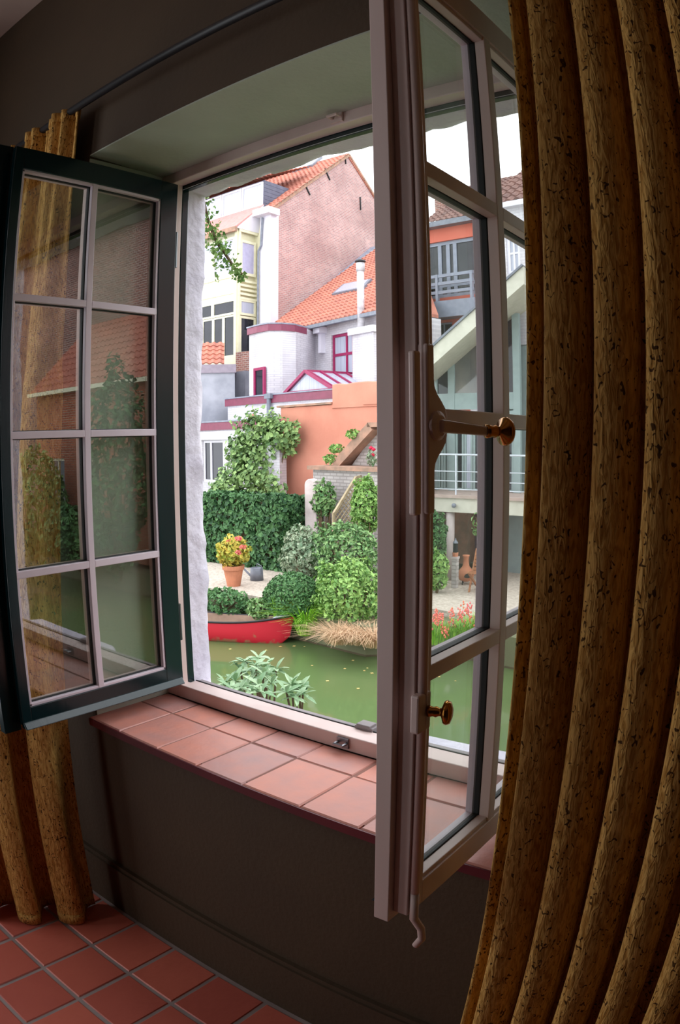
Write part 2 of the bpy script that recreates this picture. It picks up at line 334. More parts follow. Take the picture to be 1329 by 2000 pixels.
# ------------------------------------------------------------------ casements
Z0, Z1, ZT, ZB, W_, A_ = -.5982, .6524, .7071, -.640, .4255, .0561
YO1 = .25 - A_; YO0 = YO1 - W_; YEND = -.257                 # opening between YO0 and YO1
def casement(label, xo, xi):
    """xo: x of the face that looks outdoors when shut, xi: x of the room face"""
    sg = 1 if xo > xi else -1
    root = thing('window_casement', label, 'casement', U((xo + xi) / 2, .25, ZB))
    def bx(name, x0, x1, y0, y1, z0, z1, m, bev=.0015, par=None):
        return MB().box(min(x0, x1), max(x0, x1), y0, y1, z0, z1).u().build(name, m, par or root, bevel=bev)
    xm = xo - sg * .013                                   # paint line: green outside, pale inside
    zt = Z0 + np.array([.25, .5, .75]) * (Z1 - Z0); ym = (YO0 + YO1) / 2
    # stiles and rails, inner pale half and outer green half
    for m, x0, x1 in ((M_wood, xi, xm), (M_green, xm, xo)):
        bx('hinge_stile', x0, x1, YO1, .25, ZB, ZT, m)
        bx('top_rail', x0, x1, YO0, YO1, Z1, ZT, m)
        bx('bottom_rail', x0, x1, YO0, YO1, ZB, Z0, m)
    return root, bx, sg, xm, zt, ym
# --- left casement: outer green face towards us
XO, XI = -.308, -.352
root, bx, sg, xm, zt, ym = casement('open dark green casement with white glazing bars, eight panes and gold curtain behind', XO, XI)
bx('meeting_stile', XI, XO - .016, YO0, YEND + .008, ZB, ZT, M_wood); bx('meeting_stile', XO - .016, XO, YO0, YEND, ZB, ZT, M_green)
bx('astragal', XI - .010, XI + .014, YEND + .008, -.296, ZB - .02, ZT + .01, M_green)
MB().hexa([(XO - .01, YEND, ZB - .008), (XO + .014, YEND, ZB - .008), (XO + .014, .246, ZB - .008), (XO - .01, .246, ZB - .008)],
          [(XO - .01, YEND, ZB + .010), (XO + .002, YEND, ZB + .008), (XO + .002, .246, ZB + .008), (XO - .01, .246, ZB + .010)]).u().build('drip_bar', M_green, root, bevel=.003)
def glaze(bx, root, xo, xi, sg, zt, ym, mw_out, mw_in):
    gx = xi + (xo - xi) * .55
    # white outer bead round the opening, pale inner bead
    for nm, m, x0, x1 in (('outer_bead', M_bar, gx + sg * .005, xo - sg * .003), ('inner_bead', M_wood, xi + sg * .004, gx - sg * .005)):
        q = .007
        bx(nm, x0, x1, YO0, YO1, Z1 - q, Z1 + .0005, m); bx(nm, x0, x1, YO0, YO1, Z0 - .0005, Z0 + q, m)
        bx(nm, x0, x1, YO0 - .0005, YO0 + q, Z0, Z1, m); bx(nm, x0, x1, YO1 - q, YO1 + .0005, Z0, Z1, m)
    # glazing bars: outer bar, black spacer, inner bar
    for nm, m, x0, x1, hw in (('glazing_bar', M_bar, gx + sg * .006, xo - sg * .002, mw_out), ('glazing_bar', M_wood, xi + sg * .001, gx - sg * .007, mw_in), ('spacer', M_gask, gx - sg * .007, gx + sg * .006, mw_in + .001)):
        bx(nm, x0, x1, ym - hw, ym + hw, Z0, Z1, m)
        zs_ = [Z0 - hw] + list(zt)
        for z in zt:
            bx(nm, x0, x1, YO0, ym - hw, z - hw, z + hw, m); bx(nm, x0, x1, ym + hw, YO1, z - hw, z + hw, m)
    q = .003
    for ya, yb in ((YO0, YO0 + .009), (YO1 - .009, YO1)): bx('spacer', gx - sg * .005, gx + sg * .005, ya, yb, Z0, Z1, M_gask)
    for za, zb in ((Z0, Z0 + .009), (Z1 - .009, Z1)): bx('spacer', gx - sg * .005, gx + sg * .005, YO0, YO1, za, zb, M_gask)
    zz = [Z0] + list(zt) + [Z1]; yy = [YO0, ym, YO1]
    for r in range(4):
        for c in range(2):
            bx('pane', gx - .002, gx + .002, yy[c] + .004, yy[c + 1] - .004, zz[r] + .004, zz[r + 1] - .004, M_glass, bev=0)
glaze(bx, root, XO, XI, sg, zt, ym, .0085, .0095)
for z in (.52, -.48):
    MB().tube([(XO - .012, .256, z - .05), (XO - .012, .256, z + .05)], .008, 8).u().build('hinge', M_green, root)
# --- right casement: room face towards us
XO2, XI2 = .694, .741
root2, bx2, sg2, xm2, zt2, ym2 = casement('open casement with pale room face, seen edge-on, brass-knobbed bolt handle', XO2, XI2)
bx2('meeting_stile', XI2, .718, YO0, -.270, ZB, ZT, M_wood); bx2('meeting_stile', .718, XO2, YO0, -.282, ZB - .014, ZT + .014, M_wood)
MB().hexa([(XO2 + .01, -.26, ZB - .006), (XO2 - .022, -.26, ZB - .006), (XO2 - .022, .246, ZB - .006), (XO2 + .01, .246, ZB - .006)],
          [(XO2 + .01, -.26, ZB + .02), (XO2 - .002, -.26, ZB + .016), (XO2 - .002, .246, ZB + .016), (XO2 + .01, .246, ZB + .02)]).u().build('drip_bar', M_green, root2, bevel=.003)
glaze(bx2, root2, XO2, XI2, sg2, zt2, ym2, .0085, .0105)
for z in (.52, -.48):
    MB().tube([(XI2 + .004, .254, z - .05), (XI2 + .004, .254, z + .05)], .008, 8).u().build('hinge', M_wood, root2)
# espagnolette bolt
yb_ = -.262
MB().tube([(XI2 + .006, yb_, -.60), (XI2 + .006, yb_, .70)], .0065, 10).u().build('bolt_rod', M_wood, root2, smooth=True)
hk = MB().tube([(XI2 + .006, yb_, -.60), (XI2 + .008, yb_ - .002, -.645), (XI2 + .017, yb_ + .004, -.665), (XI2 + .018, yb_ + .006, -.685), (XI2 + .010, yb_ + .002, -.70)], [.0065, .0065, .006, .006, .005], 8).u().build('bolt_hook', M_wood, root2, smooth=True)
poly = []
for t in np.linspace(0, 1, 25):
    z = -.085 + .195 * t; c = math.exp(-((z - .016) / .034) ** 4)
    poly.append((XI2, yb_ + .010 + .030 * c, z))
poly += [(XI2, yb_ - .006, .11), (XI2, yb_ - .006, -.085)]
gear = MB().prism(poly, (.014, 0, 0)).u().build('gear_case', M_wood, root2, bevel=.003)
MB().box(XI2, XI2 + .009, yb_ - .026, yb_ - .012, -.085, .10).u().build('cover_plate', M_wood, root2, bevel=.003)
MB().lathe([(.001, 0), (.017, 0), (.017, .004), (.012, .007), (.001, .007)], (XI2 + .014, yb_ + .012, .016), 20, (1, 0, 0)).u().build('boss', M_wood, gear, smooth=False)
arm = MB().hexa([(XI2 + .014, yb_ + .008, .008), (XI2 + .026, yb_ + .008, .008), (XI2 + .044, -.168, .005), (XI2 + .034, -.168, .005)],
                [(XI2 + .014, yb_ + .008, .023), (XI2 + .026, yb_ + .008, .023), (XI2 + .044, -.168, .016), (XI2 + .034, -.168, .016)]).u().build('handle', M_wood, root2, bevel=.003)
def knob(c, ax, par, k=1.0):
    ax = np.array(ax, float); ax /= np.linalg.norm(ax)
    MB().lathe([(r * k, h * k) for r, h in ((.001, 0), (.0085, 0), (.0085, .004), (.007, .008), (.0085, .012), (.006, .017), (.0065, .020), (.017, .024), (.0185, .028), (.016, .033), (.008, .036), (.001, .0365))], c, 24, ax).u().build('knob', M_brass, par, smooth=True)
knob((XI2 + .039, -.170, .0105), (.55, .83, 0), arm)
gd = MB().box(XI2, XI2 + .012, yb_ - .018, yb_ + .012, -.350, -.300).u().build('bolt_guide', M_wood, root2, bevel=.003)
knob((XI2 + .012, yb_ + .004, -.325), (1, .35, 0), gd, .85)

# ------------------------------------------------------------------ curtain rail and curtains
rod = thing('curtain_rail', 'dark iron curtain rail fixed above the window', 'curtain rail', U(-.9, -.055, .893))
MB().tube([(-.95, -.055, .893), (1.95, -.055, .893)], .011, 10).u().build('rail', M_iron, rod, smooth=True)
for x in (-.95, 1.95): MB().lathe([(.001, -.016), (.014, -.01), (.018, 0), (.014, .01), (.001, .016)], (x, -.055, .893), 12, (1, 0, 0)).u().build('finial', M_iron, rod, smooth=True)
for x in (-.88, 1.2, 1.88): MB().box(x - .008, x + .008, -.055, 0, .885, .90).u().build('bracket', M_iron, rod)
def curtain(name, label, plan, zt, zb, ns, nz, thick=.006, hem=True):
    """plan(s, t): s along the cloth 0..1, t down 0..1 -> x, y"""
    b = MB()
    for j in range(nz + 1):
        t = j / nz; z = zt + (zb - zt) * t
        for i in range(ns + 1):
            x, y = plan(i / ns, t); b.v.append((x, y, z))
    b.f = [(j * (ns + 1) + i, j * (ns + 1) + i + 1, (j + 1) * (ns + 1) + i + 1, (j + 1) * (ns + 1) + i) for j in range(nz) for i in range(ns)]
    x, y = plan(0, 0); root = thing(name, label, 'curtain', U(x, y, zb))
    o = b.u().build('cloth', M_fab, root, smooth=True); sm = o.modifiers.new('thickness', 'SOLIDIFY'); sm.thickness = thick; sm.offset = 0
    # heading tape over the rail and hem at the floor
    for nm, t0, t1, gr in (('heading', 0, .012, .004), ('hem', .985, 1.0, .0025)):
        h = MB()
        for tt in (t0, t1):
            for i in range(ns + 1):
                x, y = plan(i / ns, tt); h.v.append((x, y, zt + (zb - zt) * tt))
        h.f = [(i, i + 1, ns + 2 + i, ns + 1 + i) for i in range(ns)]
        q = h.u().build(nm, M_fab, root, smooth=True); sm = q.modifiers.new('thickness', 'SOLIDIFY'); sm.thickness = thick + gr * 1.5; sm.offset = 0
    return root
def smooth01(t): t = min(1, max(0, t)); return t * t * (3 - 2 * t)
def plan_left(s, t):
    k = smooth01(t * 1.1)
    ax, ay = (1 - k) * -.385 + k * -.410, (1 - k) * -.052 + k * -.090
    ex, ey = (1 - k) * -.72 + k * -.60, (1 - k) * -.058 + k * -.34
    dx, dy = ex - ax, ey - ay; l = math.hypot(dx, dy); nx, ny = -dy / l, dx / l
    if t < .55 and False: pass
    s2 = s + .025 * math.sin(9 * s + 2) * (1 - s) * s * 4
    ph = 2 * math.pi * 2.3 * s2 - 1.5; amp = (.020 + .034 * k)
    wv = math.sin(ph + .3 * math.sin(2 * t)); wv = math.copysign(abs(wv) ** .7, wv)
    off = amp * wv + .013 * (1 - k) * math.sin(2 * math.pi * 9 * s + 1) * max(0, 1 - 4 * t)
    al = -.012 * k * math.sin(2 * ph)
    return ax + dx * s + nx * off + dx / l * al, ay + dy * s + ny * off * (1 if k > .3 else .8) + dy / l * al
lc = curtain('curtain', 'gold crinkled curtain gathered behind the dark green casement', plan_left, .900, FL + .004, 220, 60)
def plan_right(s, t):
    x = .830 - .055 * t - .02 * smooth01((t - .7) / .3) + 1.0 * s * (1 + .05 * t)
    ph = 2 * math.pi * (14.5 * s + .9 * math.sin(4.1 * s + .5) * s) - 1.2
    a = (.034 + .012 * math.sin(5.3 * s + 1) + .007 * math.sin(11 * s)) * (.8 + .35 * t)
    wv = math.sin(ph + .5 * math.sin(2.2 * t + 3 * s)); wv = math.copysign(abs(wv) ** .95, wv)
    y = -.115 - .02 * t - .05 * s + a * wv
    x += -.011 * math.sin(2 * ph) + .006 * math.sin(3 * t + 8 * s)
    if s < .012: y += (.012 - s) * 1.2
    return x, y
rc = curtain('curtain', 'dark olive gold curtain hanging in deep folds in front of the wall', plan_right, .905, FL + .004, 560, 60)

# ================================================================== OUTDOORS
ZTER, ZWAT = -1.7, -2.4
M_water = None
def water_mat():
    m, nt, b, N, L = new_mat('murky_canal_water'); b.inputs['Base Color'].default_value = lin((88, 106, 66)); b.inputs['Roughness'].default_value = 0.06
    b.inputs['IOR'].default_value = 1.33
    geo = N.new('ShaderNodeNewGeometry'); n = N.new('ShaderNodeTexNoise'); n.inputs['Scale'].default_value = 1.4; n.inputs['Detail'].default_value = 3; L.new(geo.outputs['Position'], n.inputs[0])
    bp = N.new('ShaderNodeBump'); bp.inputs['Strength'].default_value = 0.10; bp.inputs['Distance'].default_value = 0.05; L.new(n.outputs['Fac'], bp.inputs['Height']); L.new(bp.outputs[0], b.inputs['Normal'])
    return m
M_water = water_mat()
M_soil = mat('bank_soil', (92, 80, 60), (70, 66, 44), rough=0.95, scale=2.5, bump=.5, bscale=9)
M_grav = mat('pale_gravel', (206, 192, 178), (170, 156, 144), rough=0.95, scale=14, bump=.8, bscale=30)
M_earth = mat('far_ground', (110, 112, 84), (96, 98, 72), rough=0.95, scale=.5)
M_white = brick_mat('whitewashed_brick', (226, 224, 230), (218, 216, 223), (206, 204, 212), (.96, -.28), .22, .08, .010)
M_whitep = mat('white_painted_plaster', (224, 221, 230), (214, 211, 222), rough=.8, scale=1.5)
M_cream = mat('cream_paint', (222, 217, 188), (214, 209, 180), rough=.5)
M_pink = mat('magenta_joinery_paint', (152, 34, 84), (140, 28, 76), rough=.4)
M_plum = mat('plum_fascia_paint', (132, 60, 84), (122, 54, 76), rough=.45)
M_brick = brick_mat('old_brown_brick', (192, 146, 142), (166, 126, 126), (190, 174, 170), (0, 1), .24, .085, .014, grime=(222, 215, 216))
M_brickx = brick_mat('old_brown_brick_front', (160, 104, 92), (126, 84, 78), (172, 152, 142), (1, 0), .24, .085, .014)
M_redbr = brick_mat('orange_brick', (190, 104, 70), (160, 82, 58), (170, 140, 120), (1, 0), .22, .075, .012)
M_pant = mat('orange_pantile', (188, 120, 100), (164, 102, 88), rough=.8, scale=2.2, bump=.2, bscale=12)
M_pantd = mat('brown_pantile', (140, 104, 96), (114, 86, 82), rough=.8, scale=2.2)
M_lead = mat('lead_flashing', (146, 150, 164), (126, 130, 146), rough=.6)
M_slate = mat('grey_slate', (104, 104, 122), (86, 88, 106), rough=.7, scale=3)
M_zinc = mat('zinc_grey', (122, 126, 138), (104, 108, 120), rough=.5)
M_ora = mat('salmon_render', (206, 140, 118), (190, 122, 102), rough=.9, scale=.8, bump=.3, bscale=6)
M_orab = mat('orange_facade_render', (200, 106, 88), (190, 98, 80), rough=.9, scale=1)
M_grend = mat('weathered_grey_render', (172, 172, 182), (140, 142, 152), rough=.9, scale=1.3, bump=.3, bscale=5)
M_copb = mat('old_coping_brick', (176, 136, 116), (140, 116, 100), rough=.95, scale=4, bump=.6, bscale=9)
M_gwall = brick_mat('pale_garden_brick', (206, 200, 196), (184, 178, 176), (166, 160, 156), (.97, -.2), .24, .085, .014)
M_stone = mat('pale_stone', (204, 190, 188), (176, 162, 160), rough=.9, scale=3, bump=.4, bscale=12)
M_trel = mat('weathered_trellis_wood', (176, 158, 128), (150, 134, 106), rough=.8)
M_dkglass = mat('dark_window_glass', (40, 40, 50), (28, 30, 38), rough=.06, spec=.5, scale=2)
M_ltglass = mat('curtained_window_glass', (178, 181, 196), (158, 162, 180), rough=.1, spec=.7, scale=3, stretch=(8, 8, .3))
M_skyglass = mat('blind_backed_glass', (178, 174, 200), (168, 164, 192), rough=.12, spec=.7)
M_grey = mat('grey_steel_paint', (134, 140, 156), (122, 128, 144), rough=.45)
M_rail = mat('galvanised_rail', (206, 210, 220), (190, 194, 204), rough=.35)
M_beam = mat('cream_grey_beam', (208, 204, 190), (196, 192, 178), rough=.7)
M_sage = mat('sage_grey_paint', (150, 166, 166), (140, 156, 156), rough=.6)
M_terra = mat('terracotta_pot', (196, 128, 96), (176, 112, 84), rough=.85, scale=5)
M_canoe = None
def canoe_mat():
    m, nt, b, N, L = new_mat('scuffed_red_hull'); b.inputs['Roughness'].default_value = .45
    geo = N.new('ShaderNodeNewGeometry'); n = N.new('ShaderNodeTexNoise'); n.inputs['Scale'].default_value = 5; n.inputs['Detail'].default_value = 8; L.new(geo.outputs['Position'], n.inputs[0])
    sp = N.new('ShaderNodeSeparateXYZ'); L.new(geo.outputs['Position'], sp.inputs[0])
    a = N.new('ShaderNodeMath'); a.operation = 'MULTIPLY_ADD'; a.inputs[1].default_value = -1.1; a.inputs[2].default_value = -1.1 * 2.22; L.new(sp.outputs[2], a.inputs[0])
    c = N.new('ShaderNodeMath'); c.operation = 'ADD'; L.new(a.outputs[0], c.inputs[0]); L.new(n.outputs['Fac'], c.inputs[1])
    rp = N.new('ShaderNodeValToRGB'); rp.color_ramp.elements[0].position = .62; rp.color_ramp.elements[1].position = .74
    rp.color_ramp.elements[0].color = lin((196, 34, 54)); rp.color_ramp.elements[1].color = lin((150, 112, 84)); L.new(c.outputs[0], rp.inputs[0]); L.new(rp.outputs[0], b.inputs['Base Color'])
    return m
M_canoe = canoe_mat()
M_tan = mat('tan_canoe_lining', (170, 140, 122), (150, 122, 106), rough=.7)
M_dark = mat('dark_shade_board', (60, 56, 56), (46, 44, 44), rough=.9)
M_wood2 = mat('teak_slats', (176, 122, 86), (150, 100, 70), rough=.7, stretch=(1, 1, 8))
def leafm(name, a, b_): return mat(name, a, b_, rough=.55, scale=1.2, island=True, spec=.35)
L_ivy = leafm('dark_ivy_leaf', (20, 56, 36), (88, 130, 78))
L_vine = leafm('vine_leaf', (52, 88, 46), (148, 176, 108))
L_lime = leafm('lime_leaf', (84, 132, 62), (158, 190, 108))
L_mid = leafm('mid_green_leaf', (64, 108, 60), (142, 174, 112))
L_grey = leafm('grey_green_leaf', (92, 122, 92), (166, 176, 148))
L_box = leafm('box_leaf', (44, 88, 48), (100, 140, 86))
L_gold = leafm('golden_leaf', (150, 170, 70), (214, 178, 80))
L_straw = leafm('straw_blade', (178, 140, 106), (216, 184, 150))
L_blade = leafm('iris_blade', (90, 160, 40), (160, 200, 70))
L_rhod = leafm('rhododendron_leaf', (96, 158, 92), (170, 206, 140))
M_rose = mat('crimson_petal', (206, 20, 66), (180, 14, 52), rough=.6)
M_pinkf = mat('coral_petal', (232, 110, 120), (240, 140, 130), rough=.6)
M_stem = mat('brown_stem', (104, 84, 60), (84, 68, 48), rough=.9)

struct(MB().box(-120, 120, .5, 160, -3.2, -3.0).build('ground_canal_bed', M_soil))
struct(MB().box(-60, 60, .36, 14, ZWAT - .3, ZWAT).build('canal_water', M_water))
# far bank: irregular edge
edge = [(-60, 9.6), (-14, 9.35), (-10.5, 9.15), (-9.4, 9.55), (-8.3, 9.75), (-7.2, 9.65), (-6.2, 9.55), (-5.2, 10.5), (-3.5, 10.3), (0, 10.4), (60, 10.4)]
b = MB(); poly = [(x, y, -3.1) for x, y in edge] + [(60, 150, -3.1), (-60, 150, -3.1)]
b.prism(poly, (0, 0, 3.1 + ZTER - .12)); struct(b.build('ground_far_bank', M_earth))
b = MB()
for i in range(len(edge) - 1):
    (xa, ya), (xb, yb) = edge[i], edge[i + 1]
    b.hexa([(xa, ya - .12, -3.0), (xb, yb - .12, -3.0), (xb, yb + 1.2, -3.0), (xa, ya + 1.2, -3.0)], [(xa, ya + .05, -2.1), (xb, yb + .05, -2.1), (xb, yb + 1.2, ZTER - .1), (xa, ya + 1.2, ZTER - .1)])
struct(b.build('ground_bank_slope', M_soil))
struct(MB().prism([(-15, 9.9, ZTER - .13), (-8.9, 9.9, ZTER - .13), (-8.6, 12, ZTER - .13), (-9.6, 14, ZTER - .13), (-15, 14, ZTER - .13)], (0, 0, .13)).build('ground_gravel_terrace', M_grav))
struct(MB().prism([(-7.0, 11.2, ZTER - .13), (-2, 10.7, ZTER - .13), (2, 11, ZTER - .13), (2, 19, ZTER - .13), (-7.2, 19, ZTER - .13)], (0, 0, .13)).build('ground_gravel_patio', M_grav))
struct(MB().box(-6, 8, .40, 2.6, -3, -2.2).build('ground_near_bank', M_soil))

# ------------------------------------------------------------------ generators
def leaves(name, m, parent, pts, nrm, size, var=.4, aspect=.6, droop=.0):
    """one real folded leaf of two faces per point"""
    n = len(pts); P = np.asarray(pts, float); Nn = np.asarray(nrm, float) + rng.normal(0, .55, (n, 3)); Nn /= np.linalg.norm(Nn, axis=1)[:, None] + 1e-9
    t = rng.normal(0, 1, (n, 3)); t[:, 2] -= droop; t -= Nn * np.sum(t * Nn, 1)[:, None]; t /= np.linalg.norm(t, axis=1)[:, None] + 1e-9
    s = np.cross(Nn, t); sz = size * (1 + var * rng.uniform(-1, 1, n))[:, None]
    v0 = P - t * sz * .5; v2 = P + t * sz * .5 - Nn * sz * .12; v1 = P + s * sz * aspect * .5 + Nn * sz * .1; v3 = P - s * sz * aspect * .5 + Nn * sz * .1
    V = np.stack([v0, v1, v2, v3], 1).reshape(-1, 3); b = MB(); b.v = [tuple(q) for q in V]
    b.f = [f for i in range(n) for f in ((4 * i, 4 * i + 1, 4 * i + 2), (4 * i, 4 * i + 2, 4 * i + 3))]
    return tag(b.build(name, m, parent), kind='stuff')
def blob_pts(c, r, n, fill=.75, lump=.25, seed=0, front=None):
    d = rng.normal(0, 1, (n, 3)); d /= np.linalg.norm(d, axis=1)[:, None]
    k = fill + (1 - fill) * rng.uniform(0, 1, n) ** .5
    lf = np.array([mnoise.noise(Vector(q * 2.3 + seed)) for q in d]); k = k * (1 + lump * lf)
    return np.asarray(c) + d * k[:, None] * np.asarray(r), d
def stems(m, parent, base, tips, r=.02, name='stem'):
    b = MB()
    for t in tips:
        mid = (np.asarray(base) + np.asarray(t)) / 2 + rng.normal(0, .05, 3); b.tube([base, mid, t], [r, r * .7, r * .35], 5)
    return b.build(name, m, parent)
def shrub(name, label, c, r, m, n, size, cat='shrub', group=None, lump=.3, seed=0, aspect=.6, core=True, ground=None, mstem=None):
    c = np.asarray(c, float); gz = ground if ground is not None else c[2] - r[2]
    root = thing(name, label, cat, (c[0], c[1], gz), group)
    p, d = blob_pts(c, r, n, .72, lump, seed)
    p[:, 2] = np.maximum(p[:, 2], gz + .02)
    leaves('foliage', m, root, p, d, size, aspect=aspect)
    tips = [c + np.array([math.cos(a) * r[0] * .6, math.sin(a) * r[1] * .6, r[2] * random.uniform(.2, .7)]) for a in np.linspace(0, 6.28, 9)[:-1]]
    stems(mstem or M_stem, root, (c[0], c[1], gz), tips, .03)
    return root
def grass(name, label, c, n, h, spread, m, cat='grass', lean=.6, wid=.02):
    c = np.asarray(c, float); root = thing(name, label, cat, c); b = MB()
    for i in range(n):
        a = random.uniform(0, 6.283); k = random.random() ** .5; d = np.array([math.cos(a), math.sin(a), 0]); s = np.array([-d[1], d[0], 0]) * wid * random.uniform(.6, 1.2)
        p0 = c + d * spread * .35 * k; hh = h * random.uniform(.6, 1.05); ln = lean * h * (.25 + k * random.uniform(.5, 1.1))
        prev = None; pts = []
        for t in (0, .4, .75, 1.0):
            q = p0 + d * ln * t * t + np.array([0, 0, hh * (t - .45 * lean * t ** 3)]); w_ = 1 - t * .85
            pts += [q - s * w_, q + s * w_]
        b.add(pts, [(0, 1, 3, 2), (2, 3, 5, 4), (4, 5, 7, 6)])
    tag(b.build('blades', m, root), kind='stuff'); return root

class Plane:
    """an upright facade plane through two points, u along it, w towards us"""
    def __init__(s, A, B):
        s.o = np.array([A[0], A[1], 0.0]); d = np.array([B[0] - A[0], B[1] - A[1], 0.0]); s.len = np.linalg.norm(d); s.u = d / s.len
        n = np.array([s.u[1], -s.u[0], 0.0]); s.n = n if n @ (CAM - s.o) > 0 else -n
    def px(s, px, py, w=0.0):
        d = ray(px, py); o = s.o + s.n * w; t = ((o - CAM) @ s.n) / (d @ s.n); p = CAM + d * t; return float((p - s.o) @ s.u), float(p[2])
    def P(s, u, z, w=0.0): return s.o + s.u * u + s.n * w + np.array([0, 0, z])
    def box(s, b, u0, u1, z0, z1, w0, w1): return b.obox(s.P(u0, z0, w0), s.u * (u1 - u0), s.n * (w1 - w0), np.array([0, 0, z1 - z0])) if False else b.hexa(
        [s.P(u0, z0, w1), s.P(u1, z0, w1), s.P(u1, z0, w0), s.P(u0, z0, w0)], [s.P(u0, z1, w1), s.P(u1, z1, w1), s.P(u1, z1, w0), s.P(u0, z1, w0)])
    def rect(s, x0, y0, x1, y1, w=0.0):
        ym = (y0 + y1) / 2; xm = (x0 + x1) / 2
        return s.px(x0, ym, w)[0], s.px(x1, ym, w)[0], s.px(xm, y1, w)[1], s.px(xm, y0, w)[1]
    def wall(s, b, u0, u1, z0, z1, holes, th):
        us = sorted({u0, u1} | {h for q in holes for h in q[:2] if u0 < h < u1}); zs = sorted({z0, z1} | {h for q in holes for h in q[2:] if z0 < h < z1})
        for i in range(len(us) - 1):
            for j in range(len(zs) - 1):
                um, zm = (us[i] + us[i + 1]) / 2, (zs[j] + zs[j + 1]) / 2
                if any(q[0] < um < q[1] and q[2] < zm < q[3] for q in holes): continue
                s.box(b, us[i], us[i + 1], zs[j], zs[j + 1], -th, 0)
        return b
    def window(s, parent, r, m, mg, cols=(), rows=(), fw=.07, w=-.08, dep=.06, bars=.05, name='window_frame'):
        u0, u1, z0, z1 = r; b = MB()
        s.box(b, u0, u0 + fw, z0, z1, w - dep, w); s.box(b, u1 - fw, u1, z0, z1, w - dep, w); s.box(b, u0 + fw, u1 - fw, z0, z0 + fw, w - dep, w); s.box(b, u0 + fw, u1 - fw, z1 - fw, z1, w - dep, w)
        cs = [u0 + (u1 - u0) * c for c in cols]; rw = [z0 + (z1 - z0) * c for c in rows]
        for c in cs: s.box(b, c - bars / 2, c + bars / 2, z0 + fw, z1 - fw, w - dep, w - .004)
        for c in rw: s.box(b, u0 + fw, u1 - fw, c - bars / 2, c + bars / 2, w - dep, w - .006)
        o = b.build(name, m, parent)
        ue = [u0 + fw] + cs + [u1 - fw]; ze = [z0 + fw] + rw + [z1 - fw]
        for i in range(len(ue) - 1):
            for j in range(len(ze) - 1):
                mm = mg[(i + j) % len(mg)] if isinstance(mg, (list, tuple)) else mg
                s.box(MB(), 0, 0, 0, 0, 0, 0); q = MB(); s.box(q, ue[i] + .002, ue[i + 1] - .002, ze[j] + .002, ze[j + 1] - .002, w - dep * .8, w - dep * .5); q.build('pane', mm, o)
        return o
def pantiles(P0, Uv, Vv, parent, m, tw=.24, th=.30, name='roof_tiles', hip=None):
    """roof of real pantiles: rolled cross-section, each course stepped; P0 eave corner, Uv along the eave, Vv up the slope"""
    P0, Uv, Vv = (np.asarray(q, float) for q in (P0, Uv, Vv)); lu, lv = np.linalg.norm(Uv), np.linalg.norm(Vv); u, v = Uv / lu, Vv / lv; n = np.cross(u, v)
    if n[2] < 0: n = -n
    nu, nv = max(2, int(lu / tw)), max(2, int(lv / th)); k = 6; b = MB(); cols_ = nu * k + 1
    prof = [(.0), .035, .05, .035, .0, -.012]
    for j in range(nv):
        for e, lift in ((0, .045), (1.12, .0)):
            for i in range(cols_):
                b.v.append(tuple(P0 + u * (i / k * lu / nu) + v * (min(j + e, nv) * lv / nv) + n * (prof[i % k] + lift)))
        for i in range(cols_):   # front lip of the course
            b.v.append(tuple(P0 + u * (i / k * lu / nu) + v * (j * lv / nv) + n * (prof[i % k] - .01)))
        o = j * 3 * cols_
        for i in range(cols_ - 1 if hip is None else int((1 + (hip - 1) * (j + .5) / nv) * (cols_ - 1))): b.f += [(o + i, o + i + 1, o + cols_ + i + 1, o + cols_ + i), (o + 2 * cols_ + i, o + 2 * cols_ + i + 1, o + i + 1, o + i)]
    r = tag(b.build(name, m, parent), kind='stuff'); return r
def downpipe(b, path, r=.05): b.tube(path, r, 8)

# ------------------------------------------------------------------ tall house: brick gable end, bays, dormer
c0 = at(530, 500, 21.5); GX, GY = c0[0], 21.5
gb = thing('gabled_house', 'tall house with big brown brick gable end and cream bay windows', 'house', (GX, GY, ZTER))
pe = atx(530, 408, GX); pk = atx(681, 302, GX); ez, pz, py_ = pe[2], pk[2], pk[1]; slope = (pz - ez) / (py_ - GY); back = py_ + (py_ - GY)
b = MB(); b.prism([(GX, GY, ZTER), (GX, back, ZTER), (GX, back, ez), (GX, py_, pz), (GX, GY, ez)], (-.4, 0, 0)); b.build('gable_wall', M_brick, gb)
FX0 = -31.0
MB().box(FX0, GX - .4, GY + .15, back, ZTER, ez).build('house_body', M_cream, gb)
MB().box(GX - .62, GX + .012, GY - .05, GY + .45, ZTER, ez).build('corner_pilaster', M_whitep, gb)
pantiles((FX0, GY - .25, ez - .25 * slope + .05), (GX - FX0 + .12, 0, 0), (0, py_ - GY + .25, pz - ez + .25 * slope), gb, M_pant, .25, .32)
MB().hexa([(FX0, py_, pz - .2), (GX + .05, py_, pz - .2), (GX + .05, back + .2, ez - .2), (FX0, back + .2, ez - .2)], [(FX0, py_, pz), (GX + .05, py_, pz), (GX + .05, back + .2, ez), (FX0, back + .2, ez)]).build('roof_back', M_pant, gb)
# verge strip and iron wall ties
b = MB(); b.bar((GX + .03, GY - .2, ez - .2 * slope - .02), (GX + .03, py_, pz - .02), .10, .16, (0, 0, 1)); b.bar((GX + .03, py_, pz - .02), (GX + .03, back, ez - .02), .10, .12, (0, 0, 1)); b.build('verge', M_copb, gb)
for (xa, ya, xb, yb) in ((596, 360, 606, 381), (635, 329, 645, 352), (675, 303, 676, 320), (704, 385, 705, 410)):
    A, B = atx(xa, ya, GX + .03), atx(xb, yb, GX + .03); MB().bar(A, B, .05, .06, (1, 0, 0)).build('wall_tie', M_iron, gb)
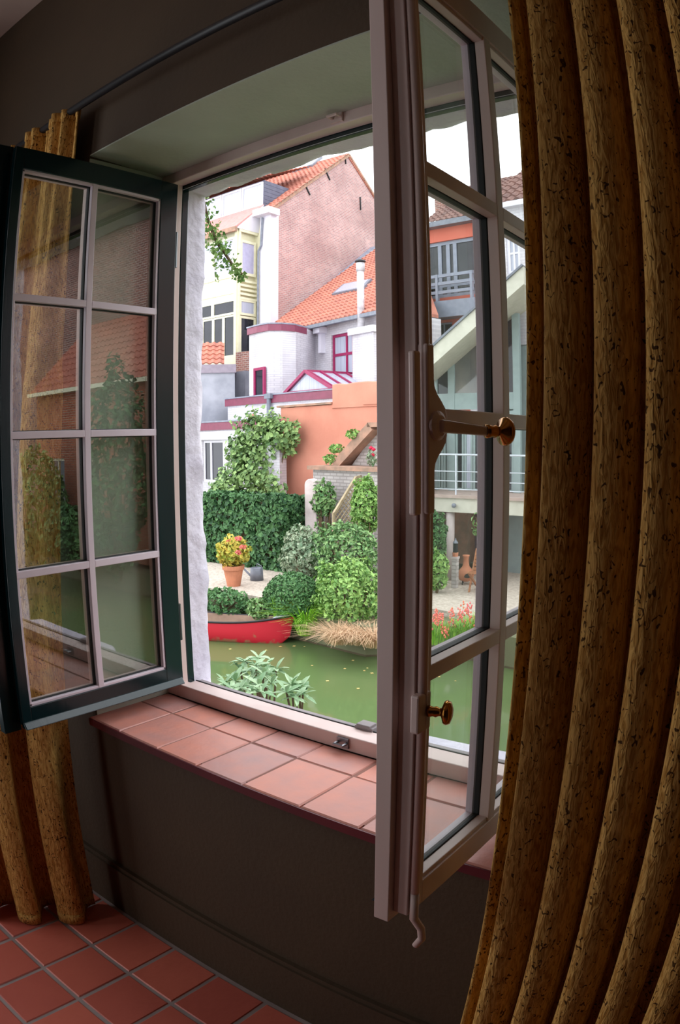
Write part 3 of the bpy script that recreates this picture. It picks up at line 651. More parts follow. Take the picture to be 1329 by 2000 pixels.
# hopper head and downpipe on the pilaster
MB().box(GX - .75, GX + .2, GY - .42, GY + .3, ez - .28, ez + .02).build('eave_gutter_box', M_whitep, gb)
b = MB(); e1 = at(513, 425, GY - .12); e2 = at(510, 480, GY - .12); e3 = at(505, 490, GY - .15); e4 = at(504, 640, GY - .15); b.tube([e1, e2, e3, e4], .05, 8); b.build('downpipe', M_zinc, gb)
# dormer
pl = Plane((FX0, GY + .15), (GX, GY + .15))
d0, d1, dz0, dz1 = pl.rect(330, 338, 514, 440)
dz1 = pl.px(512, 352)[1]; dz0 = pl.px(512, 404)[1]
MB().box(FX0 + d0 - FX0, GX - FX0 + 0, 0, 0, 0, 0)
b = MB(); pl.box(b, d0, d1, dz0 - .1, dz1, -3.0, -.06); b.build('dormer_body', M_slate, gb)
wn = 5
for i in range(wn):
    ua = d0 + (d1 - d0) * i / wn; ub = d0 + (d1 - d0) * (i + 1) / wn
    pl.window(gb, (ua + .02, ub - .02, dz0 + .05, dz1 - .08), M_whitep, M_ltglass, fw=.09, w=.02, dep=.06)
b = MB()
for i in range(7):
    zz = dz0 + (dz1 - dz0) * i / 7; q = pl.P(d1, 0, 0); b.box(q[0] - .005, q[0] + .015 + .004 * (i % 2), GY + .2, GY + 3.1, zz + .012, zz + (dz1 - dz0) / 7)
b.build('slate_cheek', M_slate, gb)
q = pl.P(d1, 0, 0); pantiles((FX0, GY - .15, dz1 + .02), (q[0] + .2 - FX0, 0, 0), (0, 3.4, 1.5), gb, M_pant, .25, .32)
# roof window near the ridge
A, B = at(590, 335, 24.0), at(628, 315, 24.6)
sk = lambda px, py: (lambda d: CAM + d * ((np.array([GX, GY, ez]) - CAM) @ np.array([0, -slope, 1])) / (d @ np.array([0, -slope, 1])))(ray(px, py))
qv = [sk(573, 340), sk(613, 328), sk(632, 311), sk(592, 322)]; nn = np.array([0, -slope, 1]); nn = nn / np.linalg.norm(nn)
rw = MB().hexa([p + nn * .06 for p in qv], [p + nn * .2 for p in qv]).build('roof_window', M_zinc, gb)
ctr = sum(qv) / 4; MB().hexa([ctr + (p - ctr) * .86 + nn * .2 for p in qv], [ctr + (p - ctr) * .86 + nn * .215 for p in qv]).build('pane', M_ltglass, rw)
# the two-storey cream bay
BY = GY - 1.0; bl = Plane((FX0, BY), (GX, BY)); uR = bl.px(464 + 0, 520)[0]                 # front face right edge
u_l = bl.px(340, 520)[0]; zt_ = bl.px(462, 447)[1]; zb_ = bl.px(462, 700)[1]; xr_ = bl.P(uR, 0)[0]; xw = atx(500, 520, 0)[0] if False else at(500, 520, GY + .1)[0]
side = Plane((xr_, BY), (xw, GY + .12))
zr = lambda y: bl.px(462, y)[1]
b = MB(); b.prism([(bl.P(u_l, 0)[0], GY + .15, zb_ - 1.5), (bl.P(u_l, 0)[0], BY + .12, zb_ - 1.5), (xr_ - .05, BY + .12, zb_ - 1.5), (xw - .12, GY + .15, zb_ - 1.5)], (0, 0, zt_ - zb_ + 1.5)); b.build('bay_core', M_cream, gb)
def bay_panel(p, u0, u1, z0, z1, w0, w1, nm='bay_panel', m=M_cream): q = MB(); p.box(q, u0, u1, z0, z1, w0, w1); return q.build(nm, m, gb)
z1a, z1b, z2a, z2b = zr(461), zr(540), zr(583), zr(696)
bay_panel(bl, u_l, uR, z2b - .4, z2b, -.1, .06); bay_panel(bl, u_l, uR, z1b, z1b + .10, -.1, .06); bay_panel(bl, u_l, uR, zr(572), zr(566), -.1, .05); bay_panel(bl, u_l, uR, z2a + .0, z1b, -.1, .02)
ucols = [bl.px(x, 520)[0] for x in (300, 340, 372, 417, 460)]
for i in range(len(ucols) - 1):
    bl.window(gb, (ucols[i], ucols[i + 1], z1b + .1, z1a), M_cream, M_skyglass, fw=.11, w=.05, dep=.06)
uc2 = [bl.px(x, 640)[0] for x in (330, 372, 397, 418, 438, 461)]
for i in range(len(uc2) - 1):
    bl.window(gb, (uc2[i], uc2[i + 1], z2b, zr(614)), M_cream, M_dkglass, fw=.075, w=.05, dep=.06)
for a_, b_ in ((372, 417), (417, 461)): bl.window(gb, (bl.px(a_, 600)[0], bl.px(b_, 600)[0], zr(613), z2a), M_cream, M_dkglass, fw=.09, w=.05, dep=.06)
L_ = side.len
side.window(gb, (.12, L_ - .05, z1b + .1, z1a - .15), M_cream, M_skyglass, fw=.12, w=.05, dep=.06); side.window(gb, (.12, L_ - .05, zr(614), z2a), M_cream, M_ltglass, fw=.1, w=.05, dep=.06); side.window(gb, (.12, L_ - .05, z2b - .5, zr(616)), M_cream, M_dkglass, fw=.1, w=.05, dep=.06)
for k_ in range(5): bay_panel(side, .05, L_, zr(545 + 8.5 * k_) - .10, zr(545 + 8.5 * k_), 0, .06, 'clapboard')
bay_panel(side, 0, .12, z2b - .5, zt_, -.04, .08, 'bay_post'); bay_panel(side, .0, L_, zt_ - .14, zt_, 0, .09); bay_panel(bl, uR - .12, uR + .02, z2b - .5, zt_, -.02, .08, 'bay_post')
# bay roof: pink sloping sheet and brown gutter
zr1 = pl.px(505, 403)[1]; xl_ = bl.P(u_l, 0)[0]
M_rose_roof = mat('faded_pink_roof_sheet', (222, 140, 134), (212, 128, 122), rough=.7)
b = MB(); b.hexa([(xl_, BY - .2, zt_), (xr_ + .1, BY - .2, zt_), (GX - .62, GY + .15, zr1 - .05), (xl_, GY + .15, zr1 - .05)], [(xl_, BY - .2, zt_ + .08), (xr_ + .1, BY - .2, zt_ + .08), (GX - .62, GY + .15, zr1 + .03), (xl_, GY + .15, zr1 + .03)]); b.build('bay_roof', M_rose_roof, gb)
MB().prism([(xr_ + .1, BY - .2, zt_ - .02), (xw + .1, GY + .15, zt_ - .02), (GX - .6, GY + .15, zr1)], (-.03, .02, .0)).build('bay_hip', M_whitep, gb)
MB().box(xl_, xr_ + .12, BY - .3, BY - .16, zt_ - .18, zt_ + .03).build('bay_gutter', M_copb, gb)

# ------------------------------------------------------------------ white house with pantile roof
e0 = at(600, 640, 20.0); ZE_ = e0[2]; e1 = atz(737, 610, ZE_)
hp = Plane(e0, e1); wh = thing('white_house', 'whitewashed house with orange pantile roof, magenta windows and rounded corner', 'house', (e0[0], e0[1], ZTER))
WOFF_ = -.35; upn = -hp.n; uA = -3.6; uB = hp.px(752, 640)[0]
hole = hp.rect(648, 651, 689, 745, -.35); hole = (hole[0], hole[1], hole[2] - .25, hole[3])
b = MB(); hp.wall(b, uA, uB, ZTER, ZE_ - .05, [], .3) if False else None
b = MB(); WOFF = -.35
class Off(Plane): pass
hw = Plane(e0 + hp.n * WOFF, e1 + hp.n * WOFF)
hole = hw.rect(648, 651, 689, 742); hole = (hole[0], hole[1], hole[2] - .3, hole[3])
hw.wall(b, uA, uB, ZTER, ZE_ + .1, [hole], .3); b.build('front_wall', M_white, wh)
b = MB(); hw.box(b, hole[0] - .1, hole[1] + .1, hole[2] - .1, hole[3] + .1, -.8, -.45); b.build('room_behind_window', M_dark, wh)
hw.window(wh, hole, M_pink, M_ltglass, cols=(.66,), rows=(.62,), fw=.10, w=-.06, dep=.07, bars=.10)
rise = upn * 7.4 + np.array([0, 0, 7.4 * .738])
o_ = hp.P(uA, ZE_ + .02, .12)
rn = np.cross(hp.u, rise); rn = rn / np.linalg.norm(rn); rn = rn if rn[2] > 0 else -rn; pr0 = hp.P(0, ZE_, 0)
onroof = lambda px, py, h=.0: (lambda d: CAM + d * ((pr0 + rn * h - CAM) @ rn) / (d @ rn))(ray(px, py))
uT = float((onroof(772, 480) - o_) @ hp.u); pantiles(o_, hp.u * (uB - uA), rise, wh, M_pant, .25, .30, hip=uT / (uB - uA))
hr = o_ + hp.u * uT + rise; he = o_ + hp.u * (uB - uA); hb = he + upn * 2.6; MB().hexa([he, hb, hr, hr], [he + np.array([0, 0, .12]), hb + np.array([0, 0, .12]), hr + np.array([0, 0, .12]), hr + np.array([.02, 0, .12])]).build('roof_hip', M_pant, wh)
MB().hexa([hp.P(uB, ZTER, WOFF_), hp.P(uB, ZTER, -2.6), hp.P(uB - .3, ZTER, -2.6), hp.P(uB - .3, ZTER, WOFF_)], [hp.P(uB, ZE_, WOFF_), hp.P(uB, ZE_, -2.6), hp.P(uB - .3, ZE_, -2.6), hp.P(uB - .3, ZE_, WOFF_)]).build('end_wall', M_white, wh)
# flashing along the gable wall
A, B = atx(560, 632, GX + .06), atx(728, 488, GX + .06); MB().bar(A + np.array([.1, 0, .12]), B + np.array([.1, 0, .12]), .34, .10, (0, 0, 1)).build('flashing', M_lead, wh)
rt_ = hp.P(uA, ZE_, 0) + rise; MB().tube([rt_ + np.array([0, 0, .1]), rt_ + hp.u * uT + np.array([0, 0, .1])], .14, 8).build('ridge', M_pant, wh)
# gutter, bracket, chimney stack with flue
b = MB(); hp.box(b, uA, uB, ZE_ - .10, ZE_ + .03, .0, .16); b.build('gutter', M_zinc, wh)
rn = np.cross(hp.u, rise); rn = rn / np.linalg.norm(rn); rn = rn if rn[2] > 0 else -rn; pr0 = hp.P(0, ZE_, 0)
onroof = lambda px, py, h=.0: (lambda d: CAM + d * ((pr0 + rn * h - CAM) @ rn) / (d @ rn))(ray(px, py))
qv = [onroof(653, 583), onroof(715, 571), onroof(731, 553), onroof(676, 563)]
rw = MB().hexa([p + rn * .05 for p in qv], [p + rn * .22 for p in qv]).build('roof_window', M_zinc, wh); ctr = sum(qv) / 4
MB().hexa([ctr + (p - ctr) * .85 + rn * .22 for p in qv], [ctr + (p - ctr) * .85 + rn * .235 for p in qv]).build('pane', M_ltglass, rw)
cr = hw.rect(689, 652, 727, 800, .7)
b = MB(); hw.box(b, cr[0], cr[1] + .1, cr[2] - 2, cr[3], .0, .7); hw.box(b, cr[0] - .1, cr[1] + .2, cr[3], cr[3] + .22, -.1, .82); b.build('chimney_breast', M_white, wh)
fz0, fz1 = cr[3] + .2, hw.px(705, 508, .4)[1]; fu = hw.px(705, 580, .4)[0]; fp = hw.P(fu, 0, .4)
fl = MB().tube([fp + np.array([0, 0, fz0]), fp + np.array([0, 0, fz1 - .35])], .125, 12).tube([fp + np.array([0, 0, fz1 - .4]), fp + np.array([0, 0, fz1 - .1])], .15, 12).build('flue_pipe', mat('weathered_flue', (206, 202, 206), (176, 172, 176), rough=.7), wh, smooth=True)
MB().lathe([(.02, .0), (.2, .02), (.17, .07), (.02, .12)], fp + np.array([0, 0, fz1 - .08]), 14).build('cowl', M_iron, fl)
# rounded corner bay with pink cornice
ZC = 5.72; foot = [atz(x, y, ZC) for x, y in ((487, 642), (506, 637), (527, 633), (552, 633), (578, 635), (600, 641), (624, 651))]
cx_ = np.mean(foot, 0); bk = [foot[-1] + np.array([.6, 2.5, 0]), foot[0] + np.array([-.2, 2.5, 0])]
pw = [np.array([p[0], p[1], ZTER]) for p in foot + bk]
MB().prism(pw, (0, 0, ZC - ZTER - .02)).build('rounded_bay', M_white, wh)
pc = [cx_ + (p - cx_) * 1.03 + np.array([0, -.06, 0]) for p in foot] + bk; MB().prism([np.array([p[0], p[1], ZC - .24]) for p in pc], (0, 0, .24)).build('cornice', M_plum, wh)
MB().prism([np.array([p[0], p[1], ZC]) for p in [cx_ + (p - cx_) * 1.04 + np.array([0, -.08, 0]) for p in foot] + bk], (0, 0, .05)).build('cornice_cap', M_lead, wh)
sp_ = Plane(foot[0], foot[1]); r_ = sp_.rect(498, 718, 517, 768); sp_.window(wh, (r_[0] - .02, r_[1] + .05, r_[2] - .2, r_[3]), M_pink, M_dkglass, fw=.10, w=.05, dep=.08)
# console bracket and drain under the gutter
bu = hw.px(632, 665)[0]; b = MB()
hw.box(b, bu - .18, bu + .22, hw.px(632, 652)[1], hw.px(632, 643)[1] + .05, 0, .35); hw.box(b, bu - .06, bu + .12, hw.px(632, 690)[1], hw.px(632, 652)[1], 0, .2); b.build('console', M_whitep, wh)

# ------------------------------------------------------------------ extension with plum parapet and glazed lantern
pA = at(445, 780, 17.5); ZP = pA[2]; pB = atz(645, 762, ZP); ex = Plane(pA, pB)
xt = thing('rear_extension', 'low white extension with plum parapets, between orange wall and grey shed', 'house extension', (pA[0], pA[1], ZTER))
b = MB(); ex.wall(b, 0, ex.len + .5, ZTER, ZP - .24, [], 2.2); b.build('extension_wall', M_white, xt)
b = MB(); ex.box(b, -.1, ex.len + .5, ZP - .26, ZP, -2.2, .06); b.build('parapet', M_plum, xt)
b = MB(); ex.box(b, -.12, ex.len + .5, ZP, ZP + .04, -2.2, .09); b.build('parapet_cap', M_lead, xt)
dp = ex.px(531, 800)[0]; b = MB(); t_ = ex.P(dp, 0, .12); b.tube([t_ + np.array([0, 0, ZP - .05]), t_ + np.array([0, 0, ZP - 1.2])], .075, 8); ex.box(b, dp - .16, dp + .16, ZP - .12, ZP + .05, .0, .2); b.build('downpipe', M_zinc, xt)
# lower front part with fascia and long window
lo = Plane(pA + ex.n * 1.3, pB + ex.n * 1.3); uL0 = lo.px(380, 830)[0]; uL1 = lo.px(556, 820)[0]; ZL = lo.px(405, 826)[1]
h1 = lo.rect(396, 860, 436, 942); b = MB(); lo.wall(b, uL0 - 2, uL1, ZTER, ZL - .24, [h1], .3); b.build('front_wall', M_white, xt)
b = MB(); lo.box(b, uL0 - 2, uL1, ZL - .26, ZL, -1.4, .08); b.build('fascia', M_plum, xt); b = MB(); lo.box(b, uL0 - 2, uL1, ZL, ZL + .05, -1.4, .1); b.build('fascia_cap', M_lead, xt)
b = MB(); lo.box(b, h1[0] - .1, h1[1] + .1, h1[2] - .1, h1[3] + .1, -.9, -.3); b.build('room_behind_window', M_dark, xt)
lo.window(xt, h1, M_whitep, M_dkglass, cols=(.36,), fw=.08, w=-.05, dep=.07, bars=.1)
b = MB(); lo.box(b, h1[0] - .3, h1[1] + .9, h1[3] + .02, h1[3] + .30, 0, .05); b.build('window_lintel', M_whitep, xt)
MB().lathe([(.05, 0), (.17, .03), (.12, .14), (.02, .2)], lo.P(lo.px(460, 803)[0], ZL + .05, -.7), 9).build('broken_tile', M_pant, xt)
# lantern
ln = thing('glass_roof_lantern', 'magenta framed glass roof lantern with triangular end on the flat roof', 'roof lantern', ex.P(ex.px(600, 755)[0], ZP + .04, -.5))
def onl(px, py): u_, z_ = ex.px(px, py, -.5); return ex.P(u_, z_, -.5)
l0, l1, ap = onl(558, 758), onl(655, 752), onl(599, 725); l0[2] = l1[2] = ZP + .06
dpt = -ex.n * 3.2 + ex.u * .4
b = MB()
for a_, c_ in ((l0, ap), (ap, l1), (l0, l1)): b.bar(a_, c_, .10, .20, ex.n)
b.build('end_frame', M_pink, ln)
MB().prism([l0 + (ap - l0) * .05, l1 + (ap - l1) * .05, ap], -ex.n * .02).build('end_pane', M_ltglass, ln)
b = MB()
for k_ in range(7):
    q = dpt * k_ / 6; b.bar(ap + q, l1 + q, .06, .10, ex.u); b.bar(ap + q, l0 + q, .06, .10, ex.u)
b.bar(ap, ap + dpt, .1, .1); b.bar(l1, l1 + dpt, .1, .16); b.bar(l0, l0 + dpt, .1, .16); b.build('rafters', M_pink, ln)
for s_, e_ in ((ap, l1), (ap, l0)):
    for k_ in range(6):
        q0, q1 = dpt * (k_ + .08) / 6, dpt * (k_ + .92) / 6; nv_ = np.cross(dpt, e_ - s_); nv_ = nv_ / np.linalg.norm(nv_) * (.02 if s_ is ap and e_ is l1 else -.02)
        MB().hexa([s_ + q0, e_ + q0, e_ + q1, s_ + q1], [s_ + q0 + nv_, e_ + q0 + nv_, e_ + q1 + nv_, s_ + q1 + nv_]).build('pane', M_ltglass, ln)
# grey rendered shed to the left
gp = Plane(at(380, 760, 17.2), at(452, 760, 18.2)); gs = thing('grey_shed', 'weathered grey rendered outbuilding with curved zinc fascia', 'shed', gp.P(0, ZTER))
zt2 = gp.px(430, 712)[1]; ue = gp.px(459, 760)[0]; b = MB(); gp.wall(b, -4, ue, ZTER, zt2, [], 2.5); b.build('shed_wall', M_grend, gs)
b = MB(); gp.box(b, -4, ue + .05, zt2 - .32, zt2, -2.0, .08); b.build('shed_fascia', mat('mauve_zinc', (150, 138, 150), (138, 126, 138), rough=.6), gs)
pantiles(gp.P(-4, zt2 + .02, .05), gp.u * (ue + 3.6), -gp.n * 1.4 + np.array([0, 0, 1.0]), gs, M_pant, .25, .3)
bs = thing('brick_stub_wall', 'short broken brown brick wall beside the cream bay', 'wall', at(474, 720, 20.2) * np.array([1, 1, 0]) + np.array([0, 0, ZTER]))
A, B = at(461, 688, 20.2), at(487, 688, 20.2); b = MB(); b.hexa([(A[0], A[1], ZTER), (B[0], B[1], ZTER), (B[0], B[1] + .4, ZTER), (A[0], A[1] + .4, ZTER)], [(A[0], A[1], A[2]), (B[0], B[1], B[2] + .05), (B[0], B[1] + .4, B[2]), (A[0], A[1] + .4, A[2])]); b.build('brickwork', M_brickx, bs)
A, B = at(462, 728, 19.9), at(486, 722, 19.9); MB().box(A[0], B[0], 19.7, 20.1, ZTER, A[2] + .02).build('rubble_shoulder', M_grend, bs)

# ------------------------------------------------------------------ salmon rendered wall
oA = at(548, 800, 15.3); oB = oA + ex.u * 7.0; ow = Plane(oA, oB); sw = thing('salmon_wall', 'tall salmon orange rendered garden wall with stepped top', 'wall', ow.P(0, ZTER))
u1_ = ow.px(649, 800)[0]; zA = ow.px(600, 793)[1]; zB = ow.px(690, 747)[1]; zs2 = ow.px(690, 793)[1]
def rough_wall(name, pts2, th, m, par, P):
    b = MB(); b.prism([P.P(u_, z_, 0) for u_, z_ in pts2], -P.n * th); return b.build(name, m, par, bevel=.03)
top = []
for k_ in range(13): u_ = u1_ * k_ / 12; top.append((u_, zA + .05 * mnoise.noise(Vector((u_ * 3, 1, 0)))))
t2 = [(u1_ + (ow.px(795, 800)[0] - u1_) * k_ / 10, zB + .06 * mnoise.noise(Vector((k_ * .7, 4, 0)))) for k_ in range(11)]
rough_wall('wall_body', [(0, ZTER)] + [(0, zA)] + top[1:] + t2 + [(ow.px(795, 800)[0], ZTER)], .45, M_ora, sw, ow)
b = MB(); ow.box(b, u1_ + .02, ow.px(795, 800)[0], zs2 - .03, zs2 + .02, -.02, .035); b.build('string_course', M_ora, sw)
A = ow.px(712, 792)[0]; B = ow.px(740, 770); b = MB(); b.prism([ow.P(A, zs2 + .02, 0), ow.P(B[0] + .6, zs2 + .02, 0), ow.P(B[0] + .6, B[1] + .5, 0)], ow.n * .06); b.build('lean_to_scar', M_ora, sw)
b = MB(); b.bar(ow.P(-.12, zA + .03, -.2), ow.P(u1_, zA + .04, -.2), .5, .06); b.build('coping', M_copb, sw)

# ------------------------------------------------------------------ pale garden wall with raked brick coping
gw = Plane(at(560, 900, 13.9), at(560, 900, 13.9) + ex.u); gd_ = thing('garden_wall', 'pale brick garden wall with raked brown brick coping and roses', 'wall', gw.P(gw.px(690, 950)[0], ZTER))
f = lambda x, y: gw.px(x, y)
GE = f(795, 900)[0]; a0, a1, a2, a3 = f(612, 916), f(644, 900), f(702, 834), f(775, 834)
b = MB(); b.prism([gw.P(a0[0], ZTER), gw.P(GE, ZTER), gw.P(GE, a0[1]), gw.P(*a0)], -gw.n * .3); b.build('low_wall', M_gwall, gd_)
b = MB(); b.prism([gw.P(a1[0], a0[1], -.7), gw.P(GE, a0[1], -.7), gw.P(GE, a2[1], -.7), gw.P(a2[0], a2[1], -.7)], -gw.n * .3); b.build('raked_wall', M_gwall, gd_)
b = MB(); b.bar(gw.P(a0[0] - .1, a0[1] + .04, -.35), gw.P(GE, a0[1] + .04, -.35), .95, .10); b.build('low_coping', M_copb, gd_)
b = MB(); b.bar(gw.P(a1[0] - .25, a1[1] - .15, -.62), gw.P(a2[0], a2[1] + .02, -.62), .50, .24); b.bar(gw.P(a2[0] - .1, a2[1] + .06, -.62), gw.P(GE, a2[1] + .06, -.62), .5, .12); b.build('raked_coping', M_copb, gd_)
# roses on the ledge
rs_ = thing('rose_bush', 'slender rose with crimson blooms against the pale brick wall', 'rose', gw.P(f(712, 912)[0], a0[1] + .1, -.3))
rb = gw.P(f(712, 912)[0], a0[1] + .1, -.3); bl_ = [gw.P(*f(x, y), -.25) for x, y in ((711, 876), (716, 879), (715, 890), (728, 890))]
stems(mat('green_stem', (90, 130, 80), rough=.7), rs_, rb, bl_, .014); pp, dd = blob_pts(rb + np.array([0, 0, .22]), (.16, .12, .24), 90); leaves('foliage', L_grey, rs_, pp, dd, .09)
for q in bl_:
    b = MB()
    for k_ in range(3): b.lathe([(.01, -.03), (.055 - .014 * k_, 0), (.05 - .014 * k_, .03 + .012 * k_), (.02, .03 + .014 * k_)], q, 9)
    b.build('rose_bloom', M_rose, rs_, smooth=True)
for i, (x0_, y0_, x1_, y1_) in enumerate(((676, 838, 662, 858), (640, 868, 628, 885), (612, 898, 636, 896))):
    A = gw.P(*f((x0_ + x1_) / 2, (y0_ + y1_) / 2), -.4); t_ = thing('wall_fern', ('small lime weed tuft high on the raked coping', 'small lime weed tuft halfway up the raked coping', 'small lime weed tuft at the foot of the raked coping')[i], 'weed', A, 'weeds on the raked coping')
    pp, dd = blob_pts(A, (.22, .15, .12), 120); leaves('foliage', L_lime, t_, pp, dd, .10)

# ------------------------------------------------------------------ modern orange house with grey glazing
oe = at(845, 442, 23.0); oh = Plane(oe, (oe[0] + 1, oe[1] - .05)); om = thing('orange_house', 'orange rendered house with grey steel balcony glazing and brown tiled roof', 'house', oh.P(0, ZTER))
zq = lambda y, x=895, w=0: oh.px(x, y, w)[1]
U0, U1 = oh.px(792, 500)[0], oh.px(962, 500)[0]
hA = (oh.px(805, 520)[0], oh.px(940, 520)[0], zq(578), zq(466)); hB = (oh.px(853, 640)[0], oh.px(884, 640)[0], zq(662), zq(627))
b = MB(); oh.wall(b, U0, U1, ZTER, zq(437), [hA, hB], .35); b.build('facade_wall', M_orab, om)
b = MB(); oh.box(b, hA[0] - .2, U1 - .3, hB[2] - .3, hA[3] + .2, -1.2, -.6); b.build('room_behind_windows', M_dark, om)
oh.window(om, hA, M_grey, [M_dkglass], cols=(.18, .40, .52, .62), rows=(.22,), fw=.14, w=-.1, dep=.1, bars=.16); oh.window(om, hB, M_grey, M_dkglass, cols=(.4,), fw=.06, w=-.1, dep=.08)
b = MB(); oh.box(b, U0, U1 - .5, zq(622), zq(590), -.1, .55); b.build('balcony_slab', M_grey, om)
for y_ in (541, 556, 573): b = MB(); oh.box(b, U0, U1 - .55, zq(y_ + 3), zq(y_ - 3), .45, .52); b.build('balcony_rail', M_grey, om)
for x_ in (800, 835, 868, 935): b = MB(); u_ = oh.px(x_, 560)[0]; oh.box(b, u_ - .05, u_ + .05, zq(590), zq(538), .42, .55); b.build('balcony_post', M_grey, om)
b = MB(); oh.box(b, U0, U1 + .3, zq(440), zq(430), -.2, .35); b.build('eave_gutter', M_zinc, om)
zE2 = zq(430); apx = oh.px(905, 330)
pantiles(oh.P(oh.px(842, 432)[0] - .2, zE2, .3), oh.u * (U1 - oh.px(842, 432)[0] + 1.0), -oh.n * 4.2 + np.array([0, 0, 3.0]), om, M_pantd, .25, .32)
MB().prism([oh.P(oh.px(842, 432)[0], zE2, -.2), oh.P(U1 + .4, zE2, -.2), oh.P(U1 + .4, zE2 + 2.7, -4), oh.P(oh.px(842, 432)[0], zE2 + 2.7, -4)], np.array([0, 0, -.25])).build('roof_deck', M_dark, om)
cq = oh.px(860, 400, -1.5); b = MB(); oh.box(b, cq[0] - .25, cq[0] + .25, cq[1] - 1.2, cq[1] + .35, -2.0, -1.5); b.build('chimney', M_brickx, om)

# ------------------------------------------------------------------ garden room with raised deck
DY = 13.7; dk = Plane(at(850, 990, DY), at(850, 990, DY) + np.array([1, .06, 0])); cn = thing('garden_room', 'pale garden room under a sloping cream roof with raised deck and steel railing', 'garden room', dk.P(0, ZTER))
zk = lambda y, x=895, w=0: dk.px(x, y, w)[1]; uk = lambda x, y=900, w=0: dk.px(x, y, w)[0]
dz_t, dz_b = zk(973), zk(1001); ud0, ud1 = uk(770), uk(1060)
b = MB(); dk.box(b, ud0, ud1, dz_b, dz_t, -.25, 0); b.build('deck_beam', M_beam, cn)
b = MB(); dk.box(b, ud0, ud1, dz_t, dz_t + .07, -4.5, .06); b.build('deck', mat('deck_paving', (186, 164, 156), (168, 148, 140), rough=.9), cn)
WB = -1.3; zw = lambda y, x=895: dk.px(x, y, WB)[1]; uw = lambda x, y=800: dk.px(x, y, WB)[0]
# railing
for y_ in (888, 921, 940, 956):
    b = MB(); z_ = zk(y_, 895, -.1); b.tube([dk.P(ud0, z_, -.1), dk.P(ud1, z_, -.1)], .022 if y_ < 900 else .012, 6); b.build('rail', M_rail, cn)
for x_ in (800, 891, 985):
    b = MB(); u_ = dk.px(x_, 930, -.1)[0]; b.tube([dk.P(u_, dz_t - .05, -.1), dk.P(u_, zk(887, 895, -.1), -.1)], .022, 6); b.build('rail_post', M_rail, cn)
MB().lathe([(.01, -.07), (.05, -.05), (.055, 0), (.04, .03), (.01, .04)], dk.P(uk(890, 985), zk(986), .08), 12).build('bulkhead_lamp', M_zinc, cn, smooth=True)
# glazed wall: posts, transoms, panes following the roof rake
zA_, zB_ = zw(722, 850), zw(655, 945); rake = (zB_ - zA_) / (uw(945) - uw(850)); ztop = lambda u_: zA_ + rake * (u_ - uw(850))
cols = [uw(x) for x in (815, 848, 882, 947, 1010)]; zsil = zw(772); zsl2 = zw(800); zfl = dz_t + .07
for i, u_ in enumerate(cols):
    b = MB(); dk.box(b, u_ - .09, u_ + .09, zfl, ztop(u_) - .02, WB - .12, WB); b.build('post', M_sage, cn)
for i in range(len(cols) - 1):
    ua, ub = cols[i] + .09, cols[i + 1] - .09
    b = MB(); b.prism([dk.P(ua, zsil + .05, WB - .05), dk.P(ub, zsil + .05, WB - .05), dk.P(ub, ztop(ub) - .08, WB - .05), dk.P(ua, ztop(ua) - .08, WB - .05)], -dk.n * .02); b.build('pane', M_dkglass if i != 2 else mat('reflective_brown_glass', (120, 116, 112), (90, 90, 92), rough=.08, scale=1.5, spec=.8), cn)
    b = MB(); dk.box(b, ua, ub, zsl2, zsil + .05, WB - .10, WB - .01); dk.box(b, ua, ub, zsl2 - .16, zsl2 - .04, WB - .12, WB); b.build('transom', M_sage, cn)
    nd = 3 if i == 2 else 2
    for k_ in range(nd):
        dk.window(cn, (ua + (ub - ua) * k_ / nd + .01, ua + (ub - ua) * (k_ + 1) / nd - .01, zfl + .02, zsl2 - .18), M_sage, M_dkglass if (k_ + i) % 3 else M_ltglass, fw=.05, w=WB - .03, dep=.06, name='glazed_door')
b = MB(); dk.box(b, cols[0], cols[-1], zfl, ztop(cols[0]), WB - 3.6, WB - 3.4); b.build('back_wall', M_whitep, cn)
# raked roof: fascia, soffit
fa, fb = dk.px(848, 693, .0), dk.px(945, 606, .0); k2 = (fb[1] - fa[1]) / (fb[0] - fa[0]); fz = lambda u_: fa[1] + k2 * (u_ - fa[0]); uf0, uf1 = dk.px(800, 700)[0], fb[0] + 1.0
hh = (zk(702, 848) - zk(667, 848)) * -1
b = MB(); b.prism([dk.P(uf0, fz(uf0) - hh / 2), dk.P(uf1, fz(uf1) - hh / 2), dk.P(uf1, fz(uf1) + hh / 2), dk.P(uf0, fz(uf0) + hh / 2)], -dk.n * .12); b.build('roof_fascia', M_beam, cn)
b = MB(); b.hexa([dk.P(uf0, fz(uf0) - hh / 2, -.1), dk.P(uf1, fz(uf1) - hh / 2, -.1), dk.P(uf1, ztop(uf1), WB - 2), dk.P(uf0, ztop(uf0), WB - 2)], [dk.P(uf0, fz(uf0) + hh / 2, -.1), dk.P(uf1, fz(uf1) + hh / 2, -.1), dk.P(uf1, ztop(uf1) + hh, WB - 2), dk.P(uf0, ztop(uf0) + hh, WB - 2)]); b.build('roof', M_beam, cn)
b = MB(); b.bar(dk.P(uf0, fz(uf0) + hh / 2 + .02, -.05), dk.P(uf1, fz(uf1) + hh / 2 + .02, -.05), .2, .05); b.build('roof_trim', M_zinc, cn)
# column and shaded back wall under the deck
cu = uk(878, 1070, -.1); b = MB(); b.tube([dk.P(cu, ZTER, -.15), dk.P(cu, dz_b, -.15)], .10, 12); b.build('deck_column', M_stone, cn, smooth=True)
b = MB(); dk.box(b, ud0 - 1, ud1, ZTER, dz_b + .1, -3.4, -3.1); b.build('undercroft_wall', M_grend, cn)
b = MB(); u_ = dk.px(903, 1040, -2.6)[0]; dk.box(b, u_ - .25, u_ + .25, ZTER, dz_t, -2.9, -2.4); b.build('stone_pier', M_copb, cn)
